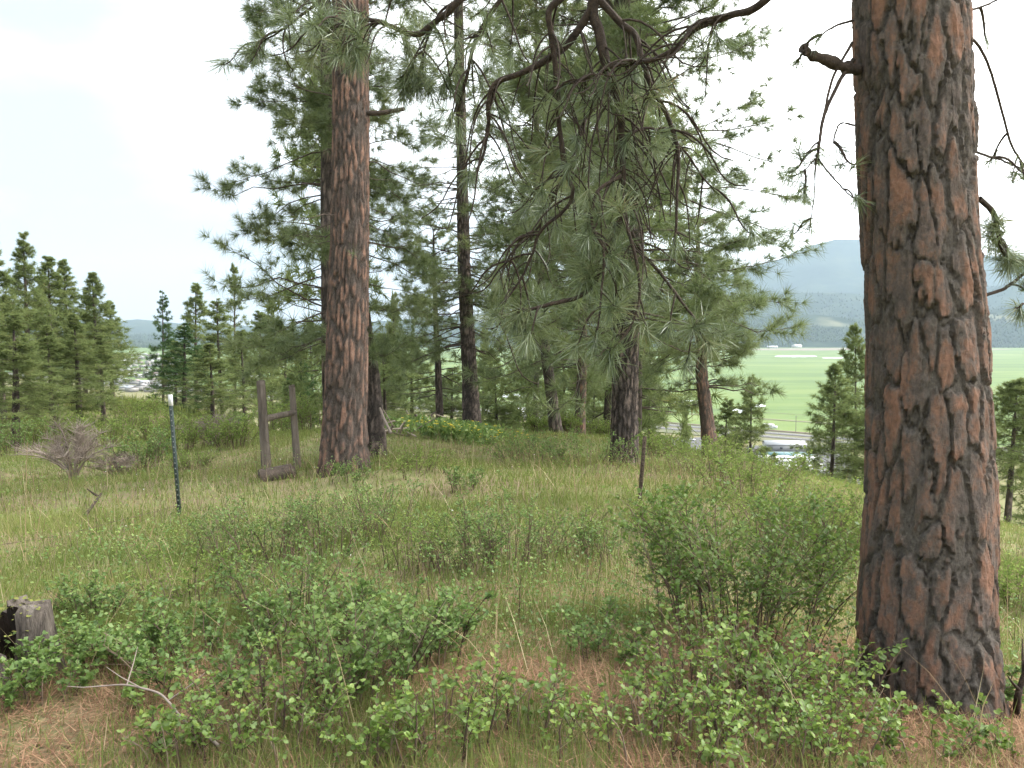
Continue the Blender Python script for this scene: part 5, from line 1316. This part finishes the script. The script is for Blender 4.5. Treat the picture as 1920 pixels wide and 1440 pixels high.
stick('dry_stalk', 'pale upright stalk with bent tip right of centre', [gp(1090, 1045), P(1086, 990, 7.3), P(1077, 900, 7.3), P(1070, 888, 7.3)], 0.0035, 0.0025, 'straw', 10, 0)
stick('dry_stalk', 'short upright straw-coloured stalk left of centre', [gp(604, 1140), P(606, 1100, 5.2), P(609, 1066, 5.2)], 0.003, 0.002, 'straw', 11, 0)
def brush_pile(label, px, Y, w, h, n_, seed):
    g = np.random.default_rng(seed); b = gpx(px, Y)
    root = thing('brush_pile', label, 'brush pile', b); mb = MB()
    for i in range(n_):
        c = b + np.array([g.normal(0, w / 4), g.normal(0, 0.25), abs(g.normal(0, h / 2))]); d = nrm(g.normal(size=3) * [1, 0.6, 0.35]) * g.uniform(0.2, 0.6)
        mb.tubes(np.array([c - d, c + g.normal(0, 0.03, 3), c + d]), np.array([0.022, 0.018, 0.009]) * g.uniform(0.5, 1.4), 5, r=g.random())
    mb.build('sticks', M['grey_twig'], root)['kind'] = 'stuff'
brush_pile('grey pile of fallen sticks left of the dark straight pine', 802, 21, 1.0, 0.35, 30, 1)
brush_pile('scatter of dead branches right of the charred trunk', 742, 17, 1.0, 0.18, 14, 2)
tr = np.random.default_rng(3)
mb = MB(); cc = np.array([P(712, 765, 14.2), P(722, 790, 14.0), P(733, 812, 13.9)]); mb.tubes(cc, np.array([0.02, 0.025, 0.025]), 6, cap=True)
tag(mb.build('fallen_pole', M['grey_twig'], None), 'grey pole leaning against the charred trunk', 'pole')

# pine cones on the ground near the camera
def cone(label, px, py, seed):
    g = np.random.default_rng(seed); b = gp(px, py)
    root = thing('pine_cone', label, 'pine cone', b); mb = MB()
    ax = nrm(np.array([g.normal(), g.normal(), 0.15])); ex = nrm(np.cross(ax, [0, 0, 1.0])); ey = np.cross(ax, ex); c = b + [0, 0, 0.03]
    t = np.arange(70); a = t * 2.39996; u = t / 70
    R = 0.032 * np.sin(math.pi * (0.12 + 0.82 * u)) + 0.004
    o = c + ax * ((u - 0.5) * 0.085)[:, None]; dr = ex * np.cos(a)[:, None] + ey * np.sin(a)[:, None]
    ovals(mb, o + dr * (R * 0.3)[:, None], dr + ax * 0.5, np.tile(ax, (70, 1)), R * 0.95, 0.9, g, g.random(70))
    mb.build('scales', M['litter'], root)
for lab, px, py, s in (('pine cone in the litter at the bottom centre right', 1275, 1408, 1), ('pine cone in the brown needles below the foreground trunk', 1700, 1340, 2), ('pine cone at the foot of the trunk in brown needles', 1785, 1352, 3)):
    cone(lab, px, py, s)

# ------------------------------------------------------------------ valley: vehicles, sheds, poles, town
M['glass'] = noise_mat('dark_glass', [(0.3, (0.02, 0.025, 0.03)), (0.7, (0.05, 0.055, 0.06))], 2, rough=0.15, spec=0.6)
M['tyre'] = noise_mat('tyre', [(0.3, (0.02, 0.02, 0.02)), (0.7, (0.035, 0.035, 0.035))], 5)
def paint(c, nm):
    if nm not in M: M[nm] = noise_mat(nm, [(0.3, tuple(x * 0.92 for x in c)), (0.7, c)], 1.0, rough=0.3, spec=0.5)
    return M[nm]
def wheels(root, pos, r, w, rz):
    cs, sn = math.cos(rz), math.sin(rz)
    for (x, y) in pos:
        c = np.array([x * cs - y * sn, x * sn + y * cs, r]); c += np.array(root.location)
        ax = np.array([-sn, cs, 0]) * w / 2
        mb = MB(); mb.tubes(np.array([c - ax, c + ax]), np.array([r, r]), 10, cap=True); mb.build('wheel', M['tyre'], root)
def extrude(mb, prof, w, root, rz, inset=None):
    """side profile (x,z) extruded across the width"""
    prof = np.array(prof, float); k = len(prof); ww = w / 2
    cs, sn = math.cos(rz), math.sin(rz); L = np.array(root.location)
    v = []
    for s in (-1, 1):
        for i, (x, z) in enumerate(prof):
            y = s * (ww if inset is None else ww * inset[i]); v.append([x * cs - y * sn + L[0], x * sn + y * cs + L[1], z + L[2]])
    v = np.array(v); c0, c1 = v[:k].mean(0), v[k:].mean(0)
    V = np.vstack([v, c0, c1])
    q = [[i, (i + 1) % k, k + (i + 1) % k, k + i] for i in range(k)]
    t = [[(i + 1) % k, i, 2 * k] for i in range(k)] + [[k + i, k + (i + 1) % k, 2 * k + 1] for i in range(k)]
    mb.add(V, t=t, q=q)
def car(label, px, py, rz, colour, nm):
    p = vpt(px, py); root = thing('parked_car', label, 'car', (p[0], p[1], VALLEY + 1.0), 'cars by the frontage road')
    mb = MB(); extrude(mb, [(-2.2, 0.35), (-2.25, 0.75), (-2.1, 0.95), (-1.5, 1.0), (0.9, 1.0), (1.9, 0.85), (2.25, 0.65), (2.2, 0.35)], 1.8, root, rz); mb.build('body', paint(colour, nm), root)
    mb = MB(); extrude(mb, [(-1.75, 1.0), (-1.25, 1.44), (0.2, 1.46), (1.0, 1.0)], 1.6, root, rz, [1, 0.82, 0.82, 1]); mb.build('windows', M['glass'], root)
    mb = MB(); extrude(mb, [(-1.28, 1.445), (-1.2, 1.49), (0.15, 1.50), (0.24, 1.465)], 1.4, root, rz); mb.build('roof', paint(colour, nm), root)
    wheels(root, [(-1.4, -0.8), (-1.4, 0.8), (1.4, -0.8), (1.4, 0.8)], 0.33, 0.22, rz)
hz = math.atan2(HD[1], HD[0])
sheet('parking_lot', [vpt(1150, 826), vpt(1330, 822), vpt(1345, 846), vpt(1150, 850)], VALLEY + 0.9, M['asphalt'], 'grey gravel parking area beside the frontage road')
sheet('vehicle_lot', [vpt(1400, 838), vpt(1590, 838), vpt(1620, 930), vpt(1400, 930)], VALLEY + 0.9, M['asphalt'], 'paved lot full of white vehicles below the brow')
car('red car parked on the grey lot behind the rusty post', 1246, 833, hz + 0.2, (0.45, 0.05, 0.04), 'red_paint')
car('white car beside the red car on the grey lot', 1253, 829.5, hz + 0.3, (0.8, 0.8, 0.8), 'white_paint')
car('white car standing alone left of the pinkish trunk', 1286, 834.5, hz - 0.2, (0.8, 0.8, 0.8), 'white_paint')
car('pale car partly hidden by the pinkish trunk', 1297, 828.5, hz, (0.8, 0.8, 0.8), 'white_paint')
car('pale car at the left of the grey lot', 1236, 833, hz, (0.8, 0.8, 0.8), 'white_paint')
def box_vehicle(name, label, p, rz, L, W, H, group, cab=False, z0=1.0):
    root = thing(name, label, 'truck' if cab else 'camper', (p[0], p[1], VALLEY + z0), group)
    mb = MB(); extrude(mb, [(-L / 2, 0.5), (-L / 2, H - 0.25), (-L / 2 + 0.3, H), (L / 2 - 0.5, H), (L / 2, H - 0.6), (L / 2, 0.5)], W, root, rz); mb.build('body', paint((0.8, 0.8, 0.79), 'white_paint'), root)
    for s in (-1, 1):
        for xx in (-L * 0.28, L * 0.05, L * 0.3):
            cs, sn = math.cos(rz), math.sin(rz); y = s * (W / 2 + 0.02)
            mb = MB(); mb.box((p[0] + xx * cs - y * sn, p[1] + xx * sn + y * cs, VALLEY + z0 + H * 0.62), (0.9, 0.05, 0.6), rz); mb.build('window', M['glass'], root)
    mb = MB(); mb.box((p[0], p[1], VALLEY + z0 + H + 0.13), (1.1, 0.8, 0.22), rz); mb.build('roof_unit', paint((0.55, 0.55, 0.55), 'grey_paint'), root)
    if cab:
        cs, sn = math.cos(rz), math.sin(rz); x = L / 2 + 1.2
        mb = MB(); mb.box((p[0] + x * cs, p[1] + x * sn, VALLEY + z0 + 1.4), (2.2, W * 0.95, 1.9), rz, taper=0.9); mb.build('cab', paint((0.6, 0.62, 0.65), 'silver_paint'), root)
    wheels(root, [(-L * 0.25, -W / 2 + 0.15), (-L * 0.25, W / 2 - 0.15), (L * 0.3, -W / 2 + 0.15), (L * 0.3, W / 2 - 0.15)], 0.42, 0.28, rz)
box_vehicle('box_truck', 'grey-white box truck on the highway above the white roof', vpt(1441, 806), hz, 8, 2.5, 3.6, None, True)
k = 0
g = np.random.default_rng(60)
for row, (py, x0, x1) in enumerate([(868, 1432, 1520), (876, 1440, 1530), (884, 1445, 1535), (893, 1455, 1545), (903, 1470, 1560)]):
    for px in np.arange(x0, x1, 17):
        box_vehicle('camper', 'white camper in the crowded vehicle lot seen through the pines', vpt(px + g.uniform(-3, 3), py + g.uniform(-1, 1)), hz + 0.9 + g.normal(0, 0.06), g.uniform(5.5, 8.5), 2.4, g.uniform(2.6, 3.1), 'white campers in the vehicle lot')
def shed(name, label, p, rz, L, W, H, roofc, wallc, group=None, z0=0.6, cat='building', nwin=4):
    root = thing(name, label, cat, (p[0], p[1], VALLEY + z0), group)
    cs, sn = math.cos(rz), math.sin(rz)
    mb = MB(); mb.box((p[0], p[1], VALLEY + z0 + H / 2), (L, W, H), rz); mb.build('wall', paint(wallc, 'wall_%d%d' % (wallc[0] * 100, wallc[2] * 100)), root)
    v = []
    for x in (-L / 2 - 0.4, L / 2 + 0.4):
        for y, z in ((-W / 2 - 0.5, H - 0.05), (0, H + W * 0.17), (W / 2 + 0.5, H - 0.05), (W / 2 + 0.5, H + 0.15), (0, H + W * 0.17 + 0.22), (-W / 2 - 0.5, H + 0.15)):
            v.append([x * cs - y * sn + p[0], x * sn + y * cs + p[1], z + VALLEY + z0])
    mb = MB(); mb.add(v, q=[[i, (i + 1) % 6, 6 + (i + 1) % 6, 6 + i] for i in range(6)] + [[0, 5, 4, 1], [1, 4, 3, 2], [6, 7, 10, 11], [7, 8, 9, 10]])
    mb.build('roof', paint(roofc, 'roof_%d%d%d' % tuple(int(c * 100) for c in roofc)), root)
    for i in range(nwin):
        x = (i + 0.5) / nwin * L - L / 2; y = -W / 2 - 0.03
        mb = MB(); mb.box((p[0] + x * cs - y * sn, p[1] + x * sn + y * cs, VALLEY + z0 + H * 0.55), (min(1.6, L / nwin * 0.5), 0.06, H * 0.3), rz); mb.build('window', M['glass'], root)
shed('long_shed', 'long shed with pale grey-white roof beyond the teal roof', vpt(1470, 846), hz + 0.55, 24, 11, 4, (0.34, 0.35, 0.365), (0.3, 0.3, 0.3))
shed('long_shed', 'long low building with teal roof beside the campers', vpt(1468, 864), hz + 0.6, 30, 7, 3.2, (0.05, 0.15, 0.165), (0.25, 0.29, 0.3))
shed('farm_shed', 'lone white-roofed farm shed at the far edge of the field', vpt(1494, 652), 0.3, 34, 22, 9, (0.8, 0.8, 0.8), (0.6, 0.6, 0.6))
shed('farm_shed', 'small grey farm building left of the lone white shed', vpt(1448, 653), -0.2, 40, 18, 6, (0.55, 0.56, 0.6), (0.5, 0.5, 0.5))
def pole(label, px, pyb, h):
    p = vpt(px, pyb); b = np.array([p[0], p[1], VALLEY + 0.6]); root = thing('utility_pole', label, 'pole', b, 'poles along the highway')
    mb = MB(); mb.tubes(np.array([b, b + [0, 0, h]]), np.array([0.22, 0.14]), 6); mb.build('shaft', M['post_wood'], root)
    mb = MB(); mb.box(b + [0, 0, h - 0.8], (2.4, 0.15, 0.15), 0.4); mb.build('crossarm', M['post_wood'], root)
pole('utility pole beside the highway right of the young pine', 1492, 812, 12)
pole('slim pole behind the parked white cars', 1276, 832, 9)
g = np.random.default_rng(65)
roofs = [(0.42, 0.43, 0.45), (0.28, 0.25, 0.24), (0.22, 0.15, 0.13), (0.34, 0.36, 0.39), (0.50, 0.50, 0.49)]
k = 0
for py, lo, hi, st_ in [(668, 225, 345, 9), (674, 222, 350, 10), (681, 220, 352, 11), (689, 220, 352, 12), (698, 220, 350, 13), (708, 222, 345, 14), (720, 225, 345, 16), (733, 230, 340, 18)]:
    for px in np.arange(lo, hi, st_):
        sx = g.uniform(0.8, 1.4)
        shed('town_house', 'pale house of the far town in the gap between the left groves', vpt(px + g.uniform(-3, 3), py + g.uniform(-2, 2)), g.uniform(0, 3.1), 13 * sx, 9 * sx, g.uniform(3, 6), roofs[int(g.integers(5))], (0.33, 0.31, 0.29), 'houses of the far town', nwin=3)
for lab, px, py in (('white-roofed building glimpsed left of the wooden fence brace', 470, 714), ('pale building glimpsed through the pines above the fence brace', 520, 690), ('pale shed glimpsed below the crest right of the dark straight pine', 975, 782)):
    shed('valley_building', lab, vpt(px, py), 0.4, 26, 14, 5, (0.75, 0.76, 0.78), (0.55, 0.52, 0.48))
# valley trees between the town houses
g = np.random.default_rng(66)

# ------------------------------------------------------------------ haze
m, n, l, out = new_mat('haze_air')
vol = n.new('ShaderNodeVolumePrincipled'); vol.inputs['Color'].default_value = (0.64, 0.82, 1.0, 1)
vol.inputs['Density Attribute'].default_value = ''
vol.inputs['Density'].default_value = 0.000078; vol.inputs['Anisotropy'].default_value = 0.2
l.new(vol.outputs[0], out.inputs['Volume'])
hx, hy0, hy1, z0, z1 = 11500.0, -9800.0, 12000.0, -95.0, 1050.0
V = np.array([[x, y, z] for z in (z0, z1) for y in (hy0, hy1) for x in (-hx, hx)])
hzo = mesh_object('haze', V, np.zeros((0, 3), int), np.array([[0, 2, 3, 1], [4, 5, 7, 6], [0, 1, 5, 4], [2, 6, 7, 3], [0, 4, 6, 2], [1, 3, 7, 5]]), m)
tag(hzo, 'thin pale haze filling the valley air', kind='stuff')
